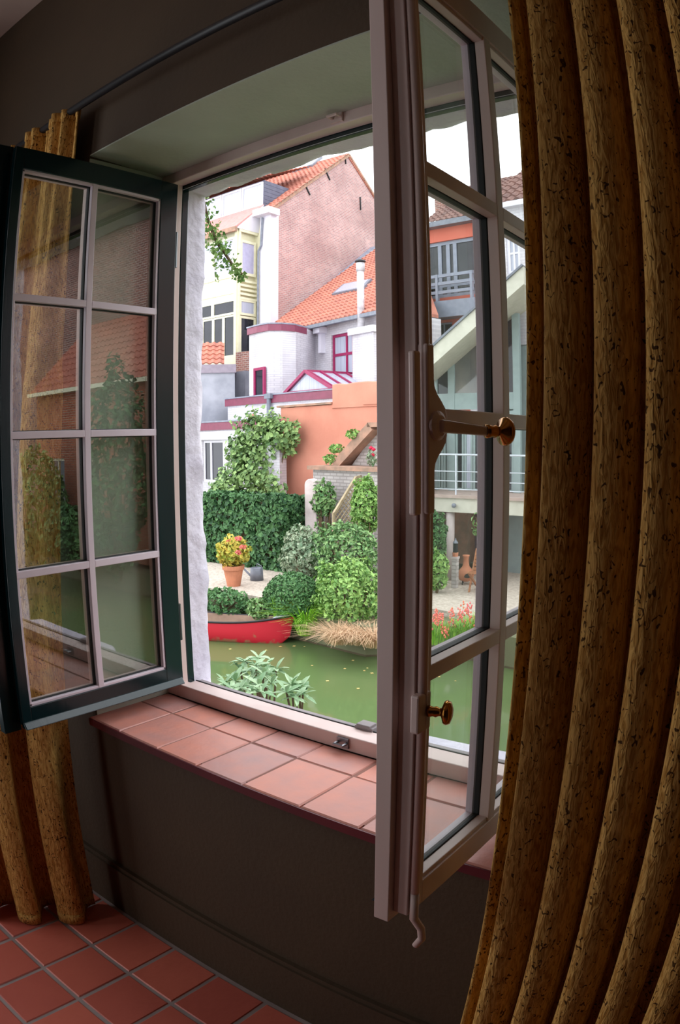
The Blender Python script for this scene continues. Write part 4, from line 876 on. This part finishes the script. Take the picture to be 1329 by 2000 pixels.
# things under the deck
p_ = atz(910, 1141, ZTER); ch = thing('chiminea', 'terracotta chiminea stove with arched mouth under the deck', 'chiminea', p_)
KC = .68
b = MB(); b.lathe([(r * KC, h * KC) for r, h in ((.10, .10), (.22, .16), (.285, .30), (.27, .42), (.20, .52), (.12, .62), (.095, .74), (.09, .90), (.12, .96), (.12, 1.0), (.07, 1.0))], p_, 24); b.build('body', M_terra, ch, smooth=True)
dv = (CAM - p_) * np.array([1, 1, 0]); dv = dv / np.linalg.norm(dv); sv = np.array([-dv[1], dv[0], 0]); ce = p_ + dv * .262 * KC + np.array([0, 0, .30 * KC]) + sv * .05 * KC
pts = [ce + sv * .105 * KC * math.cos(t) + np.array([0, 0, KC * (.11 if math.sin(t) > 0 else .03) * math.sin(t)]) for t in np.linspace(0, 6.283, 17)[:-1]]
b = MB(); b.prism(pts, dv * .03); b.build('mouth', M_dark, ch); b = MB(); b.tube(pts + [pts[0]], .013, 6); b.build('mouth_rim', M_terra, ch)
b = MB()
for k_ in range(3): a_ = k_ * 2.094 + .4; q = p_ + np.array([math.cos(a_), math.sin(a_), 0]) * .14; b.tube([q, p_ + np.array([math.cos(a_), math.sin(a_), 0]) * .12 + np.array([0, 0, .12])], .012, 6)
b.lathe([(.12, .10), (.135, .10), (.135, .12), (.12, .12)], p_, 16); b.build('iron_stand', M_iron, ch)
p_ = atz(938, 1157, ZTER); fc = thing('folding_chair', 'slatted wooden folding chair next to the chiminea', 'chair', p_)
for sx in (-.21, .21):
    MB().bar(p_ + np.array([sx, -.12, 0]), p_ + np.array([sx, .22, .92]), .03, .045, (0, 1, 0)).build('leg', M_wood2, fc); MB().bar(p_ + np.array([sx * .9, .32, 0]), p_ + np.array([sx * .9, -.22, .46]), .03, .045, (0, 1, 0)).build('leg', M_wood2, fc)
for k_ in range(6): z_ = .50 + k_ * .075; MB().bar(p_ + np.array([-.2, .02 + .37 * (z_ - .4) - .0, z_]), p_ + np.array([.2, .02 + .37 * (z_ - .4), z_]), .02, .055, (0, 0, 1)).build('back_slat', M_wood2, fc)
for k_ in range(5): MB().bar(p_ + np.array([-.2, -.22 + .09 * k_, .45]), p_ + np.array([.2, -.22 + .09 * k_, .45]), .06, .02, (0, 0, 1)).build('seat_slat', M_wood2, fc)
p_ = atz(881, 1150, ZTER) + np.array([.02, .15, 0]); pd = thing('brick_pedestal', 'short pale brick pedestal carrying a lantern', 'pedestal', p_)
MB().box(p_[0] - .06, p_[0] + .06, p_[1] - .06, p_[1] + .06, ZTER, ZTER + .66).build('shaft', M_gwall, pd); MB().box(p_[0] - .075, p_[0] + .075, p_[1] - .075, p_[1] + .075, ZTER + .66, ZTER + .71).build('cap', M_stone, pd)
q = p_ + np.array([0, 0, .71]); lt = thing('lantern', 'small metal lantern on the pale brick pedestal', 'lantern', q)
MB().lathe([(.02, 0), (.06, 0), (.07, .09), (.02, .09)], q, 10).build('pot_base', M_terra, lt); b = MB()
for k_ in range(4): a_ = k_ * 1.571 + .78; b.tube([q + np.array([math.cos(a_) * .05, math.sin(a_) * .05, .09]), q + np.array([math.cos(a_) * .045, math.sin(a_) * .045, .30])], .008, 5)
b.build('cage', M_iron, lt); MB().lathe([(.065, .30), (.04, .345), (.02, .36), (.012, .41)], q, 10).build('hood', M_zinc, lt); MB().box(q[0] - .032, q[0] + .032, q[1] - .032, q[1] + .032, q[2] + .09, q[2] + .30).build('lantern_glass', M_dkglass, lt)

# ------------------------------------------------------------------ white house seen at the edge of the second pane
nb = Plane(at(985, 600, 15.5), at(985, 600, 15.5) + np.array([1, -.1, 0])); nh = thing('white_brick_house', 'whitewashed brick house with brown roof glimpsed beside the dark curtain', 'house', nb.P(0, ZTER))
nz = lambda y: nb.px(995, y)[1]; n0, n1 = nb.px(972, 560)[0], nb.px(1120, 560)[0]; hN = (nb.px(990, 500)[0], nb.px(1016, 500)[0], nz(535), nz(455)); b = MB()
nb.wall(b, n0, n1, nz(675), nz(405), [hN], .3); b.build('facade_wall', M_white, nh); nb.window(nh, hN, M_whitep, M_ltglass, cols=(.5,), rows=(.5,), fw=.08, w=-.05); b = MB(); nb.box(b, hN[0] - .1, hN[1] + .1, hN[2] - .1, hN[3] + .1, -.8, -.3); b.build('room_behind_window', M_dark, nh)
b = MB(); nb.box(b, n0 - .1, n1, nz(408), nz(398), -.1, .2); b.build('eave', M_whitep, nh); pantiles(nb.P(n0 - .1, nz(398), .15), nb.u * (n1 - n0), -nb.n * 3.0 + np.array([0, 0, 2.4]), nh, M_pantd, .25, .3)
b = MB(); nb.box(b, n0, n1, ZTER, nz(675), -.3, -.05); b.build('ground_storey', M_sage, nh)

# ------------------------------------------------------------------ plants and things on the far bank
def px_shrub(name, label, x0, x1, ytop, ybot, Y, m, n, size, cat='shrub', dep=.8, lump=.25, aspect=.6, group=None, down=None):
    A, B, T_, Bt = at(x0, (ytop + ybot) / 2, Y), at(x1, (ytop + ybot) / 2, Y), at((x0 + x1) / 2, ytop, Y), at((x0 + x1) / 2, ybot, Y)
    rx = (B[0] - A[0]) / 2; rz = (T_[2] - Bt[2]) / 2; c = (A + B) / 2; c[2] = (T_[2] + Bt[2]) / 2
    return shrub(name, label, c, (rx, max(rx * dep, .2), rz), m, n, size, cat, group, lump, seed=x0 * .013, aspect=aspect, ground=down)
# ivy-clad hedge block
hx0, hx1 = at(412, 1040, 12.4)[0], at(560, 1040, 12.4)[0]; hzt = at(490, 968, 12.4)[2]
hd = thing('ivy_hedge', 'clipped dark ivy hedge block behind the terracotta pot', 'hedge', ((hx0 + hx1) / 2, 12.8, ZTER)); n = 5200
pp = np.stack([rng.uniform(hx0 - .6, hx1, n), rng.uniform(12.35, 13.2, n), rng.uniform(ZTER, hzt, n)], 1); dd = np.tile([0, -1., .3], (n, 1)); sel = rng.integers(0, 5, n)
pp[sel < 3, 1] = 12.35 + rng.uniform(0, .14, (sel < 3).sum()); k_ = sel == 3; pp[k_, 2] = hzt - rng.uniform(0, .1, k_.sum()); dd[k_] = [0, 0, 1]; k_ = sel == 4; pp[k_, 0] = hx1 - rng.uniform(0, .12, k_.sum()); dd[k_] = [1, 0, .2]
lf = np.array([mnoise.noise(Vector(q * 1.3)) for q in pp]); pp += dd * (lf * .10)[:, None]; leaves('foliage', L_ivy, hd, pp, dd, .13, aspect=.85)
MB().box(hx0 - .6, hx1 - .12, 12.52, 13.1, ZTER, hzt - .12).build('stems', M_stem, hd)
# climbing vine on the extension
vn = thing('climbing_vine', 'leafy green vine climbing the low extension beside the salmon wall', 'vine', at(500, 960, 15.0) * np.array([1, 1, 0]) + np.array([0, 0, ZTER])); VP = []; VD = []
for (x, y, r, n, Y) in ((500, 850, 50, 700, 14.7), (545, 850, 36, 420, 14.6), (470, 880, 40, 450, 14.7), (500, 905, 48, 600, 14.6), (490, 945, 55, 600, 14.4), (440, 950, 36, 350, 14.2), (462, 925, 36, 300, 14.5), (525, 835, 30, 300, 14.6), (572, 845, 22, 130, 14.8), (560, 872, 20, 140, 14.8), (430, 965, 28, 260, 13.6), (530, 960, 34, 280, 13.9), (450, 985, 30, 200, 13.4)):
    c = at(x, y, Y); rr = r / F_PX * np.linalg.norm(c - CAM); p, d = blob_pts(c, (rr, rr * .5, rr), int(n * .8), .35, .8, x); VP.append(p); VD.append(d)
leaves('foliage', L_vine, vn, np.vstack(VP), np.vstack(VD) + np.array([0, -.5, .3]), .155, aspect=.8)
vb = at(505, 985, 14.7); vb[2] = ZTER; stems(M_stem, vn, vb, [at(x, y, 14.7) for x, y in ((500, 840), (540, 850), (470, 880), (440, 950), (560, 860), (520, 900))], .05)
pt = thing('vine_post', 'white brick pier behind the vine foliage', 'pier', at(535, 930, 14.6) * np.array([1, 1, 0]) + np.array([0, 0, ZTER])); A, B = at(522, 940, 14.6), at(547, 940, 14.6)
MB().box(A[0], B[0], 14.6, 14.9, ZTER, at(535, 860, 14.6)[2]).build('brickwork', M_white, pt)
# potted plant
p_ = atz(457, 1144, ZTER); pot = thing('potted_plant', 'large terracotta pot of golden leaves with coral flower heads', 'potted plant', p_); k_ = np.linalg.norm(p_ - CAM) / F_PX
hgt = 41 * k_; rt_ = 21 * k_; MB().lathe([(rt_ * .62, 0), (rt_ * .92, hgt * .80), (rt_ * 1.02, hgt * .80), (rt_ * 1.05, hgt), (rt_ * .94, hgt), (rt_ * .9, hgt * .9), (.02, hgt * .9)], p_, 24).build('pot', M_terra, pot, smooth=False)
pp, dd = blob_pts(p_ + np.array([0, 0, hgt * 1.62]), (rt_ * 1.6, rt_ * 1.5, hgt * .75), 750, .5, .3); leaves('foliage', L_gold, pot, pp, dd, .12)
stems(M_stem, pot, p_ + np.array([0, 0, hgt * .88]), [p_ + np.array([rng.uniform(-.2, .2), rng.uniform(-.2, .2), hgt * 1.7]) for _ in range(8)], .012)
for x, y in ((466, 1052), (449, 1058), (474, 1069), (466, 1079), (430, 1070)):
    q = at(x, y, p_[1] - .15); pp, dd = blob_pts(q, (.07, .07, .05), 40); leaves('flower_head', M_pinkf, pot, pp, dd, .06)
# watering can
p_ = atz(502, 1133, ZTER); wc = thing('watering_can', 'old galvanised watering can standing on the gravel', 'watering can', p_)
MB().lathe([(.16, 0), (.15, .30), (.14, .30), (.14, .27), (.02, .27)], p_, 18).build('body', M_zinc, wc, smooth=True); MB().tube([p_ + np.array(q) for q in ((-.13, -.03, .06), (-.30, -.06, .20), (-.42, -.08, .30))], [.03, .024, .02], 8).build('spout', M_zinc, wc)
MB().lathe([(.015, 0), (.06, .06), (.06, .07), (.01, .075)], p_ + np.array((-.42, -.08, .30)), 10, (-.8, -.1, .6)).build('rose', M_zinc, wc); MB().tube([p_ + np.array(q) for q in ((.0, 0, .30), (.02, 0, .40), (.16, 0, .36), (.17, 0, .16))], .012, 6).build('handle', M_zinc, wc)
# stone slab, trellis, posts
sl = thing('standing_stone', 'upright pale stone slab with rounded top by the salmon wall', 'stone', at(606, 990, 12.9) * np.array([1, 1, 0]) + np.array([0, 0, ZTER])); A, B = at(595, 990, 12.9), at(618, 990, 12.9); zt3 = at(604, 935, 12.9)[2]; wd = B[0] - A[0]
b = MB(); b.prism([(A[0], 12.9, ZTER)] + [(A[0] + wd * .46 - wd * .46 * math.cos(t), 12.9, zt3 - .16 + .16 * math.sin(t)) for t in np.linspace(0, math.pi, 9)] + [(B[0] + .03, 12.9, ZTER)], (0, .22, 0)); b.build('slab', M_stone, sl, bevel=.03)
tr = thing('lattice_trellis', 'diamond lattice trellis panel with a raked top in the shrubs', 'trellis', at(672, 1030, 12.2) * np.array([1, 1, 0]) + np.array([0, 0, ZTER]))
A = atz(652, 1060, -1.2) if False else at(652, 1000, 12.6); B = at(704, 1000, 13.4); tp = Plane(A, B); z0_ = tp.px(655, 1062)[1]; zl, zr_ = tp.px(652, 1004)[1], tp.px(698, 932)[1]; Lt = tp.len
zt_l = lambda u_: zl + (zr_ - zl) * min(1, u_ / (Lt * .85))
for sg_ in (1, -1):
    for k_ in range(-16, 34):
        pts = []
        for i in range(41):
            u_ = Lt * i / 40; z_ = z0_ + k_ * .13 + sg_ * (u_ * 1.0) + (0 if sg_ > 0 else Lt * .3)
            if z0_ <= z_ <= zt_l(u_): pts.append(tp.P(u_, z_, .012 * sg_))
        if len(pts) > 2: MB().bar(pts[0], pts[-1], .02, .018, tp.n).build('lath', M_trel, tr)
b = MB(); b.bar(tp.P(0, z0_ - .5), tp.P(0, zl + .03), .06, .06, tp.n); b.bar(tp.P(Lt, z0_ - .5), tp.P(Lt, zr_ + .05), .06, .06, tp.n); b.bar(tp.P(0, zl), tp.P(Lt * .85, zr_), .06, .07, tp.n); b.bar(tp.P(Lt * .85, zr_), tp.P(Lt, zr_), .06, .07, tp.n); b.bar(tp.P(0, z0_), tp.P(Lt, z0_), .05, .06, tp.n); b.build('trellis_frame', M_trel, tr)
ps = thing('garden_post', 'pale wooden garden post beside the lattice trellis', 'post', at(725, 1000, 12.6) * np.array([1, 1, 0]) + np.array([0, 0, ZTER])); A = at(725, 940, 12.6); MB().box(A[0] - .05, A[0] + .05, 12.55, 12.65, ZTER, A[2]).build('shaft', M_stone, ps); MB().lathe([(.07, 0), (.07, .03), (.02, .08)], (A[0], 12.6, A[2]), 4).build('cap', M_stone, ps)
px_shrub('trellis_creeper', 'bright green creeper sprawling over the lattice trellis', 690, 742, 935, 1040, 12.5, L_lime, 1900, .10, 'climber', .5, .5, down=ZTER)
px_shrub('fern_shrub', 'feathery green shrub between standing stone and trellis', 612, 655, 940, 1010, 13.0, L_mid, 500, .13, 'shrub', .6, .4, down=ZTER)
px_shrub('spirea_shrub', 'pale flowering grass shrub at the foot of the salmon wall', 560, 612, 1025, 1080, 12.2, L_grey, 500, .09, 'shrub', .6, .4, down=ZTER)
px_shrub('variegated_shrub', 'grey-green variegated shrub above the round box bush', 556, 640, 1045, 1135, 11.2, L_grey, 1700, .10, 'shrub', .8, .3, down=ZTER)
px_shrub('spreading_shrub', 'broad mid-green shrub under the lattice trellis', 612, 735, 1022, 1145, 11.5, L_mid, 3400, .095, 'shrub', .8, .35, down=ZTER)
px_shrub('box_bush', 'dense rounded box bush on the bank above the canoe', 527, 620, 1118, 1222, 9.9, L_box, 6500, .066, 'shrub', .9, .05, down=-2.0)
px_shrub('lime_shrub', 'bright lime-green leafy shrub beside the dark window stile', 622, 745, 1100, 1240, 10.1, L_lime, 3600, .095, 'shrub', .8, .45, down=-2.0)
px_shrub('ground_cover', 'low blue-green ground cover at the edge of the gravel', 400, 482, 1150, 1205, 9.45, L_box, 900, .11, 'ground cover', .6, .4, down=-2.0)
px_shrub('lady_mantle', 'small leafy clump between the gravel and the canoe bow', 486, 536, 1168, 1212, 9.5, L_mid, 480, .10, 'plant', .7, .4, down=-2.05)
q = atz(588, 1250, -2.3); grass('iris_clump', 'bright green iris clump drooping to the water by the canoe', (q[0], q[1] + .15, -2.2), 260, 1.0, .6, L_blade, 'iris', .8, .016)
q = atz(545, 1195, -2.1); grass('reed_tuft', 'thin upright reed tuft in front of the box bush', (at(540, 1180, 9.5)[0], 9.5, -2.1), 40, .75, .25, L_blade, 'reed', .3, .012)
for i, (x, y) in enumerate(((655, 1262), (690, 1262), (725, 1268))):
    q = atz(x, y, -2.15); grass('straw_tuft', ('dry straw-coloured grass tuft next to the iris clump', 'dry straw-coloured grass tuft hanging over the canal, middle of three', 'dry straw-coloured grass tuft touching the window stile')[i], (q[0], q[1] + .1, -2.1), 330, .62, .7, L_straw, 'grass', 1.15, .008)
q = atz(548, 1170, ZTER); mp_ = thing('mooring_stake', 'thin grey wooden stake at the gravel edge', 'stake', (q[0], q[1], -2.0)); MB().tube([(q[0], q[1], -2.0), (q[0] + .02, q[1], ZTER + .45)], [.035, .03], 8).build('shaft', M_stone, mp_); MB().lathe([(.034, 0), (.03, .04), (.01, .05)], (q[0] + .02, q[1], ZTER + .44), 8).build('top', M_stone, mp_)
px_shrub('evergreen_bush', 'dark evergreen bush beside the deck column', 826, 872, 1000, 1100, 12.8, L_box, 1100, .10, 'shrub', .8, .25, down=ZTER)
px_shrub('laurel_bush', 'glossy yellow-green laurel at the foot of the deck column', 835, 874, 1080, 1152, 12.4, L_lime, 420, .14, 'shrub', .8, .4, down=ZTER)
px_shrub('hanging_willow', 'sprig of pale willow leaves hanging under the deck', 925, 950, 1000, 1050, 12.6, L_mid, 60, .16, 'branch', .5, .4, aspect=.25)
# flower border on the patio side
for i, (x, y) in enumerate(((850, 1245), (868, 1240), (885, 1240), (902, 1235), (920, 1232), (938, 1228))):
    q = atz(x, y + 6, -1.85); g_ = grass('crocosmia', 'slender green border plant with coral flower spikes by the gravel patio', (q[0], q[1], -1.9), 75, .50, .45, L_blade, 'flowering plant', .55, .011); g_['group'] = 'coral flower border'
    b = MB(); 
    for k_ in range(9):
        t_ = q + np.array([rng.uniform(-.25, .25), rng.uniform(-.2, .2), rng.uniform(.15, .55) - .1])
        for s_ in range(4): b.lathe([(.004, -.02), (.02, 0), (.004, .025)], t_ + np.array([rng.normal(0, .015), rng.normal(0, .015), s_ * .035]), 5)
    tag(b.build('flower_spikes', M_pinkf if i % 2 else mat('orange_petal', (240, 130, 90), (236, 110, 100), rough=.6), g_), kind='stuff')

# ------------------------------------------------------------------ canoe
bow = atz(559, 1260, ZWAT); tail = atz(428, 1250, ZWAT); dirc = tail - bow; dirc[2] = 0; dirc = dirc / np.linalg.norm(dirc); sidec = np.array([-dirc[1], dirc[0], 0]); sidec = sidec if sidec[1] > 0 else -sidec
LEN, HB, HT = 4.6, .40, .42; ca = thing('canoe', 'scuffed red canoe moored on the canal', 'canoe', (bow[0], bow[1], ZWAT))
cen0 = bow + sidec * .16
def hull(s, a, inset=0.0):     # s 0..1 along, a -1..1 across girth
    e = abs(2 * s - 1); wdt = HB * (1 - e ** 2.6) ** .75 - inset; wdt = max(wdt, .006); sheer = HT + .16 * e ** 4; keel = -.06 + .20 * max(0, e - .93) / .07
    th = a * math.pi / 2; x = wdt * math.copysign(abs(math.sin(th)) ** .55, th); z = keel + (sheer - keel) * (1 - abs(math.cos(th)) ** .75) + inset * .6 * (abs(a) < .98)
    rake = .10 * (2 * s - 1) ** 9 * (z / HT)
    return cen0 + dirc * (LEN * s + rake * 1.0) + sidec * x + np.array([0, 0, z])
ns, na = 48, 18
for nm, ins, m in (('hull', 0, M_canoe), ('lining', .02, M_tan)):
    b = MB(); b.v = [tuple(hull(i / ns, -1 + 2 * j / na, ins)) for i in range(ns + 1) for j in range(na + 1)]; b.f = [(i * (na + 1) + j, i * (na + 1) + j + 1, (i + 1) * (na + 1) + j + 1, (i + 1) * (na + 1) + j) for i in range(ns) for j in range(na)]; b.build(nm, m, ca, smooth=True)
for sg_ in (-1, 1): MB().tube([hull(i / ns, sg_) for i in range(ns + 1)], .022, 6).build('gunwale', M_iron, ca, smooth=True)
b = MB(); a0_ = [hull(.0, 1), hull(.07, 1), hull(.07, -1), hull(.0, -1)]; b.prism([q + np.array([0, 0, -.01]) for q in a0_], (0, 0, .02)); b.build('bow_deck', M_rail, ca)
for s_, w_ in ((.20, .22), (.5, .06), (.8, .22)):
    A, B = hull(s_, -.55), hull(s_, .55); A[2] = B[2] = ZWAT + .24; MB().bar(A + dirc * .0, B, w_, .03).build('seat' if w_ > .1 else 'thwart', M_beam, ca)
# leaves afloat
for i in range(16):
    x, y = [(320 + 130, 1268), (690, 1290), (712, 1310), (718, 1305), (674, 1306), (610, 1300), (575, 1262), (595, 1263), (727, 1315), (640, 1262), (548, 1263), (858, 1322), (890, 1330), (700, 1345), (640, 1330), (520, 1270)][i]
    q = atz(x, y, ZWAT + .004); a_ = rng.uniform(0, 6.28); r_ = rng.uniform(.02, .036); pts = [q + np.array([math.cos(a_ + t) * r_ * (1 if k % 2 == 0 else .62), math.sin(a_ + t) * r_ * (1 if k % 2 == 0 else .62), .0]) for k, t in enumerate(np.linspace(0, 6.283, 9)[:-1])]
    tag(MB().prism(pts, (0, 0, .006)).build('floating_leaf', mat('fallen_leaf', (206, 190, 120), (196, 160, 96), rough=.7), None), 'small yellow fallen leaf afloat on the green canal', 'leaf', 'leaves afloat on the canal')

# ------------------------------------------------------------------ near shrubs under our window: broad single leaves
def leaf_mesh(m):
    b = MB(); L0, Wd = 1.0, .15; rows = [(0, .02), (.25, .75), (.55, 1.0), (.8, .7), (1.0, .03)]
    for t, w_ in rows: b.v += [(-Wd * w_, t * L0, .05 * w_ - .25 * t * t), (0, t * L0, -.25 * t * t), (Wd * w_, t * L0, .05 * w_ - .25 * t * t)]
    for i in range(4): b.f += [(3 * i, 3 * i + 1, 3 * i + 4, 3 * i + 3), (3 * i + 1, 3 * i + 2, 3 * i + 5, 3 * i + 4)]
    o = b.build('leaf', m); sm = o.modifiers.new('thickness', 'SOLIDIFY'); sm.thickness = .012; return o
L_rh = mat('rhododendron_leaf_top', (104, 146, 98), (172, 198, 156), rough=.4, objrand=True, scale=3)
lm = leaf_mesh(L_rh)
from mathutils import Quaternion
def rhodo(label, whorls, base):
    root = thing('rhododendron', label, 'shrub', base)
    for (x, y, d, n) in whorls:
        c = CAM + ray(x, y) * d
        b = MB(); mid = (c + np.asarray(base)) / 2 + np.array([rng.normal(0, .1), rng.normal(0, .1), -.2]); b.tube([base, mid, c], [.02, .012, .006], 6); b.build('stem', M_stem, root)
        for i in range(n):
            a_ = 6.283 * i / n + rng.uniform(-.25, .25); el = rng.uniform(-.3, .5) + (.6 if i % 3 == 0 else 0)
            o = lm.copy(); o.name = 'leaf'; col.objects.link(o); o.parent = root
            q = Quaternion((0, 0, 1), a_) @ Quaternion((1, 0, 0), el) @ Quaternion((0, 1, 0), rng.uniform(-.4, .4)); o.rotation_mode = 'QUATERNION'; o.rotation_quaternion = q
            k = rng.uniform(.07, .10) ; o.scale = (k, k, k); o.location = Vector([float(v) for v in c]) - root.location
rhodo('leafy rhododendron rising from the near bank below the white reveal', [(478, 1292, 4.4, 12), (505, 1285, 4.5, 12), (520, 1300, 4.4, 11), (540, 1308, 4.4, 11), (495, 1312, 4.3, 11), (460, 1330, 4.2, 10), (440, 1335, 4.2, 10), (485, 1335, 4.2, 10), (522, 1325, 4.3, 9), (470, 1308, 4.4, 10), (500, 1300, 4.25, 9), (515, 1318, 4.2, 9), (505, 1338, 4.1, 9), (452, 1345, 4.1, 9), (470, 1345, 4.1, 9), (530, 1335, 4.15, 8), (492, 1350, 4.0, 9), (512, 1352, 4.0, 8)], (-2.0, 2.3, -2.2))
rhodo('smaller rhododendron sprig close to the window rail', [(570, 1338, 4.2, 12), (585, 1345, 4.2, 11), (560, 1352, 4.1, 10), (578, 1362, 4.1, 11), (592, 1357, 4.2, 9)], (-1.5, 2.4, -2.2))
bpy.data.objects.remove(lm)
# creeper trailing down from our own wall
tc = thing('trailing_creeper', 'thin trailing creeper hanging in front of the cream bay', 'creeper', CAM + ray(385, 330) * 2.66); path = [CAM + ray(385, 330) * 2.62] + [CAM + ray(x, y) * 2.8 for x, y in ( (405, 425), (414, 450), (424, 475), (436, 490), (448, 508), (462, 530), (474, 536))]
MB().tube(path, [.006] * 8, 5).build('stem', M_stem, tc); P_ = []; 
for i in range(len(path) - 1):
    for k_ in range(60 if i < 4 else 34): P_.append(path[i] + (path[i + 1] - path[i]) * rng.uniform() + rng.normal(0, .022 if i < 5 else .012, 3) + np.array([0, 0, -.01]))
for s_ in range(26): t_ = s_ / 26; P_.append(path[3] + np.array([rng.normal(.01, .014), 0, -.16 * t_]))
leaves('foliage', L_lime, tc, np.array(P_), np.tile([0, -1., .3], (len(P_), 1)), .019, aspect=.75)

# ------------------------------------------------------------------ houses and trees up the canal, mirrored in the open casement
rh = thing('brick_canal_house', 'brown brick canal house with grey pantile roof reflected in the panes', 'house', (20, 14, ZTER))
hp2 = Plane((11.5, 13.4), (34.0, 13.4)); hs = [(15 + 2.6 * i, 16.1 + 2.6 * i, z, z + 1.6) for i in range(2) for z in (4.4, 7.0)]
b = MB(); hp2.wall(b, 0, 22, ZTER, 9.2, hs, .4); b.build('facade_wall', M_brickx, rh); b = MB(); hp2.box(b, .3, 21.7, ZTER, 9.2, -6, -1); b.build('house_body', M_dark, rh)
for h in hs: hp2.window(rh, h, M_whitep, M_dkglass, cols=(.5,), rows=(.6,), fw=.08)
pantiles((11.4, 13.15, 9.2), (22.3, 0, 0), (0, 3.8, 3.9), rh, M_pantd, .26, .32); MB().prism([(11.55, 13.4, 9.15), (11.55, 20.6, 9.15), (11.55, 17, 12.9)], (.35, 0, 0)).build('gable', M_brick, rh); b = MB(); b.bar((11.4, 13.1, 9.15), (34, 13.1, 9.15), .2, .16); b.build('gutter', M_zinc, rh)
ro = thing('orange_canal_house', 'orange brick canal house with pantile roof reflected in the panes', 'house', (15, 10.9, ZTER)); hp3 = Plane((11.2, 10.9), (19.6, 10.9)); hs = [(4.6, 5.6, -.4, 1.2), (6.6, 7.6, -.4, 1.2)]
b = MB(); hp3.wall(b, 0, 8.4, ZTER, 3.3, hs, .3); b.build('facade_wall', M_redbr, ro); b = MB(); hp3.box(b, .2, 8.2, ZTER, 3.3, -2.2, -.5); b.build('house_body', M_dark, ro)
for h in hs: hp3.window(ro, h, M_cream, M_dkglass, cols=(.5,), fw=.08)
pantiles((11.1, 10.65, 3.3), (8.6, 0, 0), (0, 2.5, 2.5), ro, M_pant, .25, .32); b = MB(); b.bar((11.1, 10.65, 3.28), (19.7, 10.65, 3.28), .14, .12); b.build('gutter', M_cream, ro)
for i, (x, y, h, r, m) in enumerate(((13.2, 9.7, 5.2, .8, L_ivy), (17.6, 9.6, 3.0, 1.1, L_mid), (15.2, 9.7, 1.6, .9, L_box))):
    shrub('canal_tree', ('slim dark tree at the water side, reflected in the panes', 'tall mid-green tree further up the canal, reflected in the panes', 'low green bush at the water side, reflected in the panes')[i], (x, y, ZTER + h / 2), (r, r, h / 2 + .1), m, 2600, .17, 'tree', 'trees up the canal', .3, i * 3.1, ground=-1.9)
